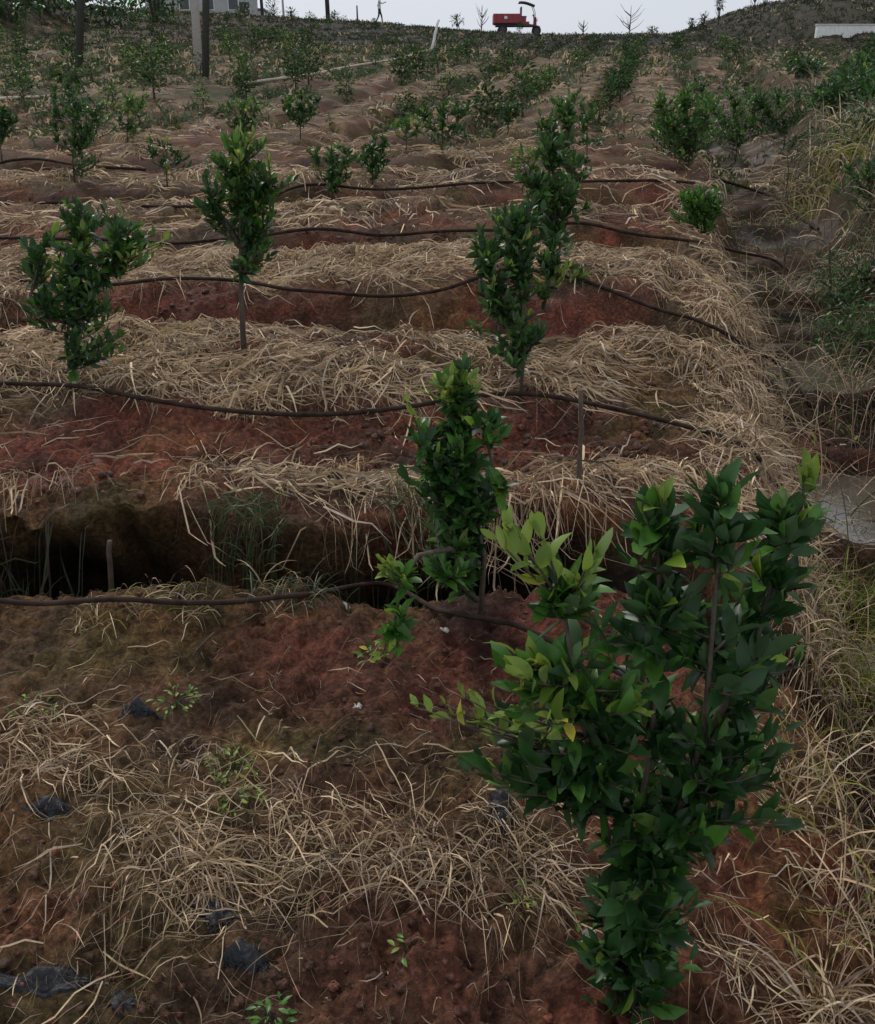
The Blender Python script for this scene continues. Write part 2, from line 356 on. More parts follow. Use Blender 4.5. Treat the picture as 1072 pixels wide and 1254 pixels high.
def build_ground():
    ys = [-2.5]
    while ys[-1] < 900:
        y = ys[-1]
        if y < .5: d = .06
        elif y < 76: d = max(.0125, .0037 * y) if y < 10 else .0065 * y
        else: d = .06 * y
        ys.append(y + d)
    ys = np.array(ys)
    t = np.linspace(-1, 1, 421); ta = np.linspace(0, 1, 34)[1:] ** 2
    inner = .72; X = []
    for y in ys:
        w = .62 * max(y, .3) + 1.35; W = 5 * max(y, 1) + 40
        xi = t * w; e = w + ta * (W - w); X.append(np.concatenate([-e[::-1], xi, e]))
    X = np.array(X); Y = np.repeat(ys[:, None], X.shape[1], 1); nr, nc = X.shape
    x = X.ravel(); y = Y.ravel()
    z, v, s, tr, dt, far = surf(x, y)
    m = straw_mask(x, y, v, s)
    z = z + m * (1 - sm(12, 18, y)) * (.045 * sm(3, 3.3, v) + .012)
    n = fbm(x, y, 1.1, 4, 61)[:, None]; n2 = fbm(x, y, 4.5, 3, 65)[:, None]
    c = SOILB + (SOILR - SOILB) * sm(-.35, .3, n)
    c = c + (SOILD - c) * sm(.0, .55, n2) * .75
    moss = sm(-.15, .35, fbm(x, y, 1.7, 4, 71)) * .55
    for a in [(150, 810, 160, 50, .9), (390, 915, 110, 30, .9), (60, 1240, 100, 30, .6), (100, 880, 140, 40, .6), (980, 1080, 60, 80, .6), (830, 1060, 60, 60, .4)]:
        moss = np.maximum(moss, gauss_px(x, y, *a))
    bare = 0
    for a in [(410, 800, 130, 55, 1), (640, 560, 90, 60, 1), (60, 1150, 80, 40, .9), (560, 1210, 200, 50, .8), (270, 520, 130, 40, .8), (200, 375, 160, 20, .6), (740, 385, 60, 20, 1), (700, 1225, 80, 30, 1), (260, 660, 50, 50, .8)]:
        bare = np.maximum(bare, gauss_px(x, y, *a))
    moss = moss * (1 - bare)
    c = c + (SOILR * 1.05 - c) * (bare * (.45 + .4 * sm(-.2, .3, n2[:, 0])))[:, None]
    c = c + (np.array([.080, .036, .022]) - c) * (.65 * sm(7, 12, y))[:, None]
    c = c + (MOSS - c) * (moss * .85)[:, None]
    c = c + (STRAWC - c) * (m * (.42 + .3 * sm(13, 20, y)) * (.4 + .6 * sm(2.8, 3.3, v)) * (1 + .6 * sm(8, 15, y)))[:, None]
    # upper slope: low weeds and bare patches
    up = sm(13, 24, y); g = sm(-.3, .25, fbm(x, y, .6, 4, 81)) * .92 * (1 - .8 * m)
    c = c + (GREENC - c) * (up * g)[:, None]
    top = sm(34, 44, y) * sm(-16, -6, x); c = c + (DARKV - c) * (top * .9)[:, None]
    side = sm(1.75, 2.3, s) * (1 - up); c = c + (GREENC * 1.1 - c) * (side * .6)[:, None]
    damp_shade = np.maximum(dt * (.35 + .45 * sm(-.3, .3, fbm(x, y, 1.9, 3, 89))), 1.0 * sm(.1, .6, tr) * (1 - bump(x, -.80, .22))); c = c + (SOILD - c) * damp_shade[:, None]  # ditch floor is damp mud; trench has its deep shade painted into the soil
    hill = np.maximum(sm(12, 17, x) * sm(40, 48, y), sm(-14, -19, x) * sm(34, 40, y)); c = c + (np.array([.05, .042, .026]) - c) * (hill * .8)[:, None]
    wetn = np.clip(sm(.55, .95, dt) * (.08 + .8 * sm(.12, .4, fbm(x, y, 2.8, 3, 87))) + .2 * sm(.05, .5, fbm(x, y, 2.0, 3, 88)) * (1 - m) * (1 - sm(6, 12, y)), 0, 1)
    # the far wall of the trench is undercut beneath its lip, shaped so to deepen its shade
    yu = y + .42 * tr * sm(2.8, 2.95, v) * (1 - sm(3.2, 3.3, v)) * (1 - sm(.1, .8, x)) * (1 - .75 * bump(x, -.80, .2))
    V = np.stack([x, yu, z], 1); i = np.arange(nr - 1)[:, None] * nc + np.arange(nc - 1)[None]; i = i.ravel()
    Q = np.stack([i, i + 1, i + nc + 1, i + nc], 1)
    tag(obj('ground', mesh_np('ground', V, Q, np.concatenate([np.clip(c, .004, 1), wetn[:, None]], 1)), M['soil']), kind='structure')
build_ground()

# water standing in the ditch
for bx, by, ra, rb, lv in BASINS:
    nx_, ny_ = 60, 60; QX, QY = np.meshgrid(np.linspace(-1.1, 1.1, nx_) * ra, np.linspace(-1.1, 1.1, ny_) * rb); XX = bx + QX + .22 * QY; YY = by + QY
    wetm = (G(XX.ravel(), YY.ravel()).reshape(XX.shape) < lv + .004) & ((QX / ra) ** 2 + (QY / rb) ** 2 < .86); i_ = (np.arange(ny_ - 1)[:, None] * nx_ + np.arange(nx_ - 1)[None]); ok = wetm[:-1, :-1] & wetm[1:, 1:]
    if ok.sum() < 4: continue
    i_ = i_[ok]; Q_ = np.stack([i_, i_ + 1, i_ + nx_ + 1, i_ + nx_], 1)
    tag(obj('ditch_water', mesh_np('ditch_water', np.stack([XX.ravel(), YY.ravel(), np.full(XX.size, lv)], 1), Q_), M['water']), kind='structure')

# ------------------------------------------------------------------ fibres (straw, blades)
def ribbons(P, w, cols, name, m, kind='stuff', parent=None, twist=None, label=None, cat=None, group=None, loc=None):
    """P: n,k,3 centre lines -> one mesh of thin folded blades"""
    n, k, _ = P.shape
    T = np.gradient(P, axis=1); T /= np.linalg.norm(T, axis=2, keepdims=True) + 1e-9
    rv = rng.normal(size=(n, 1, 3)); rv[:, :, 2] *= .5
    if twist is not None: rv = rv * .5 + twist
    S = np.cross(T, rv); S /= np.linalg.norm(S, axis=2, keepdims=True) + 1e-9
    prof = np.interp(np.linspace(0, 1, k), [0, .15, .6, 1], [.7, 1, .85, .12])
    W = (w[:, None] * prof[None])[:, :, None] * .5
    V = np.stack([P - S * W, P + S * W], 2).reshape(-1, 3)
    b = (np.arange(n)[:, None] * k + np.arange(k - 1)[None]) * 2; b = b.ravel()
    Q = np.stack([b, b + 1, b + 3, b + 2], 1)
    C = np.repeat(cols, k * 2, 0)
    if loc is not None: V = V - np.array(loc)
    o = obj(name, mesh_np(name, V, Q, np.clip(C, .005, 1)), m, parent)
    if loc is not None and parent is None: o.location = loc
    if kind or label: tag(o, label, cat, group, kind)
    return o
def straw_cols(n, bright=1.0):
    base = np.array([[.82, .63, .40], [.66, .48, .30], [.38, .26, .165], [.17, .115, .08], [.62, .50, .38], [.46, .38, .20]])
    c = base[rng.choice(6, n, p=[.22, .26, .2, .12, .12, .08])]
    return c * rng.uniform(.7, 1.15, (n, 1)) * bright
HOSES = HPX = dict(
    a=[(-90, 752), (0, 757), (120, 760), (240, 757), (370, 748), (470, 746), (540, 762), (600, 778), (640, 792), (720, 830), (800, 870)],
    b=[(-90, 487), (0, 483), (90, 487), (200, 505), (300, 517), (420, 520), (510, 511), (620, 498), (680, 500), (760, 517), (860, 545), (930, 590)],
    c=[(-60, 348), (0, 350), (60, 360), (150, 360), (230, 354), (300, 353), (370, 368), (450, 375), (540, 366), (600, 350), (660, 348), (715, 356), (790, 385), (840, 402), (900, 425), (950, 462), (980, 488), (990, 508)],
    d=[(-40, 302), (60, 300), (180, 308), (250, 305), (340, 296), (420, 292), (500, 300), (590, 295), (690, 287), (760, 293), (850, 307), (930, 330), (972, 345), (1010, 352), (1072, 350)],
    e=[(-30, 262), (90, 256), (200, 262), (300, 260), (350, 248), (430, 240), (540, 238), (640, 232), (720, 228), (800, 228), (850, 232)])
_hp = []
for k_, v_ in HPX.items():
    q_ = [at(*p) for p in v_]
    for a_, b_ in zip(q_[:-1], q_[1:]): _hp += [a_.lerp(b_, t_ / 8) for t_ in range(8)]
_hp = np.array([[p.x, p.y] for p in _hp])
def off_hose(x, y):
    out = np.ones(len(x), bool)
    for i in range(0, len(x), 4000):
        d = np.min((x[i:i + 4000, None] - _hp[None, :, 0]) ** 2 + ((y[i:i + 4000, None] - _hp[None, :, 1] + .03) * 1.0) ** 2, 1) ** .5
        out[i:i + 4000] = (d > .09 + .006 * y[i:i + 4000]) | (rng.random(len(d)) < .12)
    return out
def laid(n, sampler, length, lift, dens, col_f, k=5, az0=None, azj=.9):
    """strands lying on the ground, direction following a slowly turning field"""
    X, Y = sampler(n); keep = rng.random(len(X)) < dens(X, Y); X = X[keep]; Y = Y[keep]; keep = off_hose(X, Y); X = X[keep]; Y = Y[keep]; n = len(X)
    ang = math.pi * 1.6 * fbm(X, Y, .8, 2, 91) + rng.normal(0, azj, n) if az0 is None else az0(X, Y) + rng.normal(0, azj, n)
    Ln = length(X, Y) * (.12 + 1.2 * rng.random(n) ** 1.4); t = np.linspace(-.5, .5, k)
    bend = rng.normal(0, .5, n)
    a = ang[:, None] + bend[:, None] * t[None]
    px = X[:, None] + np.cumsum(np.cos(a), 1) / k * Ln[:, None]; py = Y[:, None] + np.cumsum(np.sin(a), 1) / k * Ln[:, None]
    z = G(px.ravel(), py.ravel()).reshape(px.shape)
    zc = z.mean(1, keepdims=True); z = np.maximum(z, zc + (z - zc) * .55); z = np.maximum(z, z.max(1, keepdims=True) - .16)
    lf = np.abs(rng.normal(0, 1, n))[:, None] * lift(X, Y)[:, None] * (1 - (2 * t[None]) ** 2 * rng.uniform(.2, 1, n)[:, None]) + .006
    m = straw_mask(px.ravel(), py.ravel()).reshape(px.shape); vv = rowv(px, py)
    z = z + lf + m * (1 - sm(12, 18, py)) * (.045 * sm(3, 3.3, vv) + .012)
    return np.stack([px, py, z], 2), col_f(len(X))
def samp(y0, y1, wf=.58, w0=.9, pw=1.0):
    def f(n):
        y = y0 + (y1 - y0) * rng.random(n) ** pw; return (rng.random(n) * 2 - 1) * (wf * y + w0), y
    return f
one = lambda v: (lambda x, y: np.full(len(x), v))
P1, C1 = laid(27000, samp(.75, 2.5, .55, .55), one(.20), one(.013), lambda x, y: straw_mask(x, y) ** 1.3 * .95 + .02, straw_cols, 6)
ribbons(P1, .0011 + .0040 * rng.random(len(P1)) ** 2, C1, 'straw_litter', M['straw'], label=None)
P2, C2 = laid(90000, samp(3.2, 7.6, .56, .7), one(.34), one(.022), lambda x, y: straw_mask(x, y) ** 1.2 * .75 + .012, straw_cols, 5,
              az0=lambda x, y: 2.2 * fbm(x, y, .9, 2, 93) + np.where(x - .22 * y > .1, -1.0, 0.0), azj=.85)
ribbons(P2, .0026 + .0082 * rng.random(len(P2)) ** 1.6, C2, 'straw_mulch', M['straw'])
P3, C3 = laid(52000, samp(7.6, 15, .54, 1.0, 1), one(.42), one(.022), lambda x, y: straw_mask(x, y) ** 1.2 * .5 + .01, straw_cols, 4, azj=.8)
ribbons(P3, rng.uniform(.007, .017, len(P3)), C3, 'straw_mulch', M['straw'])
P4, C4 = laid(60000, samp(15, 46, .52, 2, .8), one(.6), one(.03), lambda x, y: straw_mask(x, y) * .55 + .004, straw_cols, 3, azj=1)
ribbons(P4, rng.uniform(.012, .03, len(P4)), C4 * .66, 'straw_mulch', M['straw'])

P5, C5 = laid(9000, samp(3.2, 14, .60, 1.2), one(.16), one(.01), lambda x, y: .08 + .5 * sm(.6, .9, x - .22 * y) * (1 - sm(1.8, 2.3, x - .22 * y)), straw_cols, 4, azj=2)
ribbons(P5, .003 + .005 * rng.random(len(P5)) ** 2, C5 * .8, 'straw_litter', M['straw'])
P6, C6 = laid(9000, samp(.75, 3.0, .55, .55), one(.07), one(.004), one(.75), lambda n: straw_cols(n, .8), 4, azj=2)
ribbons(P6, .0008 + .0022 * rng.random(len(P6)) ** 2, C6 * rng.uniform(.25, 1, (len(P6), 1)), 'straw_litter', M['straw'])

def arcs(roots, az, elv, Ln, grav, k=7, floor=True, wob=.08, drop=.26):
    """blades growing from roots, bending over under their weight"""
    n = len(roots); P = np.zeros((n, k, 3)); P[:, 0] = roots; e = elv.copy(); a = az.copy(); st = Ln / (k - 1)
    for i in range(1, k):
        P[:, i, 0] = P[:, i - 1, 0] + np.cos(a) * np.cos(e) * st; P[:, i, 1] = P[:, i - 1, 1] + np.sin(a) * np.cos(e) * st
        P[:, i, 2] = P[:, i - 1, 2] + np.sin(e) * st
        e = e - grav * (np.cos(e) + .15) / (k - 1) * 2; e = np.maximum(e, -1.45); a = a + rng.normal(0, wob, n)
    if floor:
        z = G(P[:, :, 0].ravel(), P[:, :, 1].ravel()).reshape(n, k) + .008; z[:, 0] = P[:, 0, 2]
        P[:, :, 2] = np.maximum(P[:, :, 2], z)
        if drop: P[:, :, 2] = np.maximum(P[:, :, 2], P[:, :1, 2] - drop * rng.uniform(.3, 1, (n, 1)))
    return P
def jroots(p, n, r, up=.01):
    a = rng.random(n) * 2 * math.pi; q = r * np.sqrt(rng.random(n)); x = p[0] + q * np.cos(a); y = p[1] + q * np.sin(a)
    return np.stack([x, y, G(x, y) + up], 1)
def clump(px, py, n, r, Ln, el0, el1, grav, w, cols, name, label, cat, group=None, azr=None, m='straw', k=7, wob=.08, pos=None):
    p = pos if pos is not None else at(px, py); roots = jroots(p, n, r)
    az = rng.uniform(*(azr or (0, 2 * math.pi)), n); elv = rng.uniform(el0, el1, n)
    P = arcs(roots, az, elv, Ln * rng.uniform(.45, 1.15, n), grav * rng.uniform(.5, 1.5, n), k, wob=wob)
    return ribbons(P, w * rng.uniform(.6, 1.3, n), cols(n), name, M[m], None, label=label, cat=cat, group=group, loc=tuple(p))
def green_cols(base, j=.35):
    return lambda n: np.array(base)[None] * rng.uniform(1 - j, 1 + j, (n, 1)) * rng.uniform(.85, 1.15, (n, 3))
def mixed(f1, f2, p):
    def f(n):
        a = f1(n); b = f2(n); k = rng.random((n, 1)) < p; return np.where(k, b, a)
    return f
GY = green_cols((.27, .28, .055)); GG = green_cols((.075, .115, .035)); GR = green_cols((.11, .13, .075))
def tufts(nt, y0, y1, per, Ln, w, thr=.35):
    x, y = samp(y0, y1, .56, .6)(nt); k_ = rng.random(nt) < (straw_mask(x, y) > thr); x = x[k_]; y = y[k_]; k2 = off_hose(x, y) & off_hose(x, y - .1); x = x[k2]; y = y[k2]; n = len(x)
    X = np.repeat(x, per) + rng.normal(0, .05, n * per); Y = np.repeat(y, per) + rng.normal(0, .04, n * per)
    rr = np.stack([X, Y, G(X, Y) + .05], 1); c0 = np.repeat(rng.uniform(0, 6.28, n), per)
    P = arcs(rr, c0 + rng.normal(0, 1.1, n * per), rng.uniform(-.1, .75, n * per), np.repeat(rng.uniform(.7, 1.3, n), per) * Ln * rng.uniform(.4, 1.2, n * per), 1.7 * rng.uniform(.5, 1.5, n * per), 6)
    ribbons(P, w * rng.uniform(.6, 1.3, n * per), straw_cols(n * per, 1.08) * np.repeat(rng.uniform(.65, 1.15, n), per)[:, None], 'straw_mulch', M['straw'])
tufts(330, 3.42, 8, 34, .34, .0085); tufts(220, 8, 15, 26, .45, .014); tufts(60, .9, 2.3, 40, .2, .003, .3)
# straw tufts of the foreground bed
clump(248, 1062, 150, .05, .30, .0, .7, 1.6, .0035, straw_cols, 'straw_tuft', 'large tan straw tuft radiating beside the black plastic lump', 'straw')
clump(520, 1060, 130, .11, .24, .05, .9, 1.4, .003, straw_cols, 'straw_tuft', 'spiky straw tuft left of the big near citrus tree', 'straw')
clump(60, 925, 120, .10, .24, .0, .6, 1.5, .0032, straw_cols, 'straw_tuft', 'greyish straw pile at the left edge of the near bed', 'straw')
clump(640, 1065, 120, .10, .26, .0, .7, 1.5, .0032, straw_cols, 'straw_tuft', 'straw heap against the foot of the big near citrus tree', 'straw')
clump(1010, 1242, 110, .04, .30, .1, 1.1, 1.3, .0042, straw_cols, 'dry_grass_clump', 'bleached dry grass clump in the bottom right corner', 'grass')
clump(900, 1185, 60, .05, .18, .0, .6, 1.4, .003, straw_cols, 'straw_tuft', 'small straw tuft right of the big citrus trunk base', 'straw')
clump(1000, 1010, 110, .14, .42, .3, 1.25, 1.5, .0042, mixed(straw_cols, GY, .25), 'dry_grass_clump', 'tall bleached grass clump on the right bank beside the big citrus tree', 'grass')
clump(1050, 1090, 80, .12, .40, .3, 1.3, 1.4, .0042, mixed(straw_cols, GY, .2), 'dry_grass_clump', 'dry leaning grass at the right edge, just above the corner clump', 'grass')
clump(1045, 840, 300, .16, .42, .6, 1.45, 1.1, .004, mixed(GY, straw_cols, .35), 'dry_grass_clump', 'yellow green upright grass right of the big citrus crown', 'grass')
clump(1010, 900, 170, .14, .32, .3, 1.3, 1.3, .0036, mixed(straw_cols, GY, .25), 'dry_grass_clump', 'brown matted grass behind the right side of the big citrus crown', 'grass')
clump(1060, 760, 260, .14, .34, .7, 1.45, .9, .0035, mixed(GY, GG, .3), 'grass_tuft', 'yellow green grass tuft right of the topmost big citrus leaves', 'grass')
clump(975, 800, 160, .12, .24, .2, 1.2, 1.3, .0034, straw_cols, 'straw_tuft', 'straw tuft between the big citrus tree and the yellow grass', 'straw')

def hang(pxs, n, Ln, w, name, label, spread=.05, bright=1.0):
    """straw spilling over a lip of a bed, towards the viewer and down"""
    pts_ = [at(*q) for q in pxs]; i = rng.integers(0, len(pts_) - 1, n) if len(pts_) > 1 else np.zeros(n, int); f = rng.random(n)
    A = np.array([list(p) for p in pts_]); r = A[i] * (1 - f[:, None]) + A[np.minimum(i + 1, len(A) - 1)] * f[:, None] if len(A) > 1 else np.repeat(A, n, 0)
    r[:, 0] += rng.normal(0, spread, n); r[:, 1] += rng.normal(0, .05, n); r[:, 2] = G(r[:, 0], r[:, 1]) + rng.uniform(.01, .05, n)
    P = arcs(r, rng.normal(-math.pi / 2, .55, n), rng.uniform(-.1, .8, n), Ln * rng.uniform(.4, 1.2, n), 2.2 * rng.uniform(.6, 1.4, n), 8)
    loc = A.mean(0)
    ribbons(P, w * rng.uniform(.6, 1.3, n), straw_cols(n, bright), name, M['straw'], None if len(A) == 1 else 'stuff', label=label if len(A) == 1 else None, cat='straw' if len(A) == 1 else None, loc=tuple(loc))
hang([(243, 588)], 46, .42, .0055, 'hanging_straw', 'star shaped straw tuft hanging over the dark trench left of centre', .02)
hang([(0, 588), (45, 592)], 40, .5, .0055, 'hanging_straw', 'straw hanging over the trench lip at the left edge', .04, .9)
hang([(400, 588), (440, 590), (500, 592)], 130, .22, .0048, 'hanging_straw', 'thick straw fringe over the trench left of the second citrus tree', .03)
hang([(280, 588), (390, 586)], 60, .2, .0045, 'hanging_straw', 'low straw fringe on the trench lip near the centre', .03)
hang([(620, 600), (700, 610), (760, 590)], 60, .28, .0045, 'hanging_straw', 'ragged straw around the dark stake behind the big citrus tree', .04, .85)
hang([(760, 590), (830, 580), (900, 590)], 220, .34, .0048, 'hanging_straw', 'pale straw fringe behind the top of the big citrus tree', .04)
hang([(860, 430), (900, 480), (930, 530)], 420, .38, .0055, 'hanging_straw', 'thatch of straw falling into the ditch at the bed end', .12)
hang([(820, 330), (880, 370), (910, 400)], 260, .36, .006, 'hanging_straw', 'straw falling from the third bed towards the ditch', .12, .9)
hang([(770, 262), (776, 262)], 26, .5, .009, 'hanging_straw', 'narrow straw wisp hanging on the dark bank near the low bright bush', .02)
hang([(60, 590), (170, 585)], 26, .4, .004, 'hanging_straw', 'few thin straws hanging in the left of the trench', .1, .6)
# right bank and ditch edges: rough grass nobody could count
def bankgrass(n, y0, y1, s0, s1, Ln, w, cols, name, k=6, dens=None, grav=1.3, m='grass'):
    y = rng.uniform(y0, y1, n); s = rng.uniform(s0, s1, n); x = s + .22 * y
    keep = rng.random(n) < (dens(x, y) if dens else 1); x = x[keep]; y = y[keep]; n = len(x)
    r = np.stack([x, y, G(x, y)], 1); P = arcs(r, rng.uniform(0, 6.28, n), rng.uniform(.3, 1.5, n), Ln * rng.uniform(.4, 1.3, n), grav * rng.uniform(.4, 1.6, n), k)
    ribbons(P, w * rng.uniform(.6, 1.3, n), cols(n), name, M[m])
patch = lambda f, sd, lo=-.1: (lambda x, y: sm(lo, lo + .35, fbm(x, y, f, 3, sd)))
bankgrass(13000, 3.2, 9, 1.65, 3.2, .36, .007, mixed(mixed(GR, GG, .4), straw_cols, .35), 'bank_grass', dens=patch(1.2, 101, -.3))
bankgrass(9000, 9, 20, 1.8, 6, .5, .012, mixed(GR, straw_cols, .5), 'bank_grass', 5, patch(.7, 103, -.3))
bankgrass(2600, 4, 13, .8, 1.9, .22, .006, mixed(mixed(GG, GR, .5), straw_cols, .45), 'ditch_grass', dens=patch(1.5, 161, -.1))
bankgrass(500, 3.4, 9, .9, 1.6, .45, .005, mixed(straw_cols, GG, .3), 'ditch_grass', grav=.5)
bankgrass(3400, 2.4, 8, .5, .95, .26, .005, mixed(straw_cols, GG, .15), 'ditch_edge_grass', dens=patch(1.5, 105, -.1))
bankgrass(1300, .8, 2.6, .45, 1.2, .26, .0035, mixed(straw_cols, GY, .2), 'ditch_edge_grass', dens=patch(3, 107, -.1))
bankgrass(5200, 5, 12, 1.45, 2.0, .3, .006, mixed(GR, straw_cols, .4), 'ditch_grass', dens=patch(1.6, 109, .05))
yv = rng.uniform(2.7, 3.0, 2600); xv = rng.uniform(-2.6, .5, 2600); kv = rng.random(2600) < .15 + sm(-.1, .4, fbm(xv, yv, 1.4, 2, 151)); xv = xv[kv]; yv = yv[kv]
Pv = arcs(np.stack([xv, yv, G(xv, yv)], 1), rng.uniform(0, 6.28, len(xv)), rng.uniform(.4, 1.4, len(xv)), rng.uniform(.15, .42, len(xv)), rng.uniform(.8, 2.2, len(xv)), 7)
ribbons(Pv, rng.uniform(.004, .010, len(xv)), mixed(green_cols((.04, .05, .022)), green_cols((.07, .055, .035)), .35)(len(xv)), 'trench_weeds', M['grass'])
# low weeds over the upper slope
def weeds(n, y0, y1, wf, sz, cols, name, dens, pw=1):
    x, y = samp(y0, y1, wf, 2, pw)(n); keep = rng.random(n) < dens(x, y); x = x[keep]; y = y[keep]; n = len(x)
    kk = 5; X = np.repeat(x, kk) + rng.normal(0, .5, n * kk) * np.repeat(sz(y), kk); Y = np.repeat(y, kk) + rng.normal(0, .5, n * kk) * np.repeat(sz(y), kk)
    S = np.repeat(sz(y), kk) * rng.uniform(.5, 1.4, n * kk)
    r = np.stack([X, Y, G(X, Y)], 1); P = arcs(r, rng.uniform(0, 6.28, n * kk), rng.uniform(.5, 1.5, n * kk), S * 1.3, 1.2 * np.ones(n * kk), 4, floor=False)
    ribbons(P, S * .28, np.repeat(cols(n), kk, 0), name, M['grass'])
ROW = lambda x, y: .25 + .75 * np.exp(-((((x - .22 * y + 7.74) / 1.72) - np.round((x - .22 * y + 7.74) / 1.72)) * 1.72 / .3) ** 2)
weeds(34000, 13, 38, .54, lambda y: .06 + .0028 * y, mixed(mixed(GG, GR, .5), straw_cols, .22), 'low_weeds', lambda x, y: patch(.45, 111, -.35)(x, y) * ROW(x, y) * (1 - .6 * straw_mask(x, y)))
weeds(24000, 34, 73, .54, lambda y: .10 + .0006 * y, mixed(green_cols((.045, .055, .026)), straw_cols, .07), 'low_weeds', lambda x, y: patch(.3, 113, -.5)(x, y) * (.4 + .6 * ROW(x, y)))
weeds(1500, 3.3, 14, .56, lambda y: .03 + .004 * y, mixed(GG, GY, .4), 'low_weeds', lambda x, y: patch(1.1, 115, .25)(x, y) * .8)

# ------------------------------------------------------------------ citrus trees
def leaf_mesh(name, L_=1.0, W=.42, fold=.25, curl=.18, ns=5, m='leaf'):
    prof = [.06, .66, .93, 1.0, .92, .66, .08] if ns == 5 else [.08, .95, .9, .1]
    v = []; f = []; n = len(prof)
    for i in range(n):
        t = i / (n - 1); y = t * L_; z = curl * L_ * (t - t * t * 1.6); w = W / 2 * prof[i]; w = max(w, .008)
        v += [(-w, y, z + fold * w), (0, y, z), (w, y, z + fold * w)]
    for i in range(n - 1):
        a = i * 3; f += [(a, a + 1, a + 4, a + 3), (a + 1, a + 2, a + 5, a + 4)]
    me = bpy.data.meshes.new(name); me.from_pydata(v, [], f); me.update(); me.polygons.foreach_set('use_smooth', [True] * len(f))
    return me, np.array(v), np.array(f)
LEAVES = {}
for mk in ('leaf', 'mid', 'young'):
    LEAVES[mk] = []
    for k in range(6):
        me, v_, f_ = leaf_mesh('leaf', 1, random.uniform(.32, .50), random.uniform(.05, .6), random.uniform(-.45, .5))
        me.materials.append(M[mk]); LEAVES[mk].append((me, v_, f_))
LV, LF = leaf_mesh('x', 1, .42, .3, .15, 3)[1:]
def leaf_matrix(p, d, up, size):
    d = d.normalized(); x = d.cross(up); x = x.normalized() if x.length > 1e-4 else Vector((1, 0, 0)); z = x.cross(d)
    R3 = Matrix((x, d, z)).transposed().to_4x4()
    return Matrix.Translation(p) @ R3 @ Matrix.Scale(size, 4)
def rnd3(s=1): return Vector((random.gauss(0, s), random.gauss(0, s), random.gauss(0, s)))
def curve(a, b, c, n):
    return [a * (1 - t) ** 2 + b * 2 * t * (1 - t) + c * t * t for t in [i / (n - 1) for i in range(n)]]
def joined(leaves, base, mats, simple=True):
    """many leaves as one mesh, in coordinates of the tree"""
    V = []; Fc = []; MI = []; o = 0
    keys = ['leaf', 'mid', 'young']
    for mtx, mk in leaves:
        vv = LV if simple else random.choice(LEAVES[mk])[1]; ff = LF if simple else LEAVES[mk][0][2]
        A = np.array(mtx); V.append(vv @ A[:3, :3].T + A[:3, 3]); Fc.append(ff + o); MI += [keys.index(mk)] * len(ff); o += len(vv)
    me = mesh_np('foliage', np.concatenate(V), np.concatenate(Fc), None, True)
    for k_ in keys: me.materials.append(M[k_])
    me.polygons.foreach_set('material_index', MI); return me
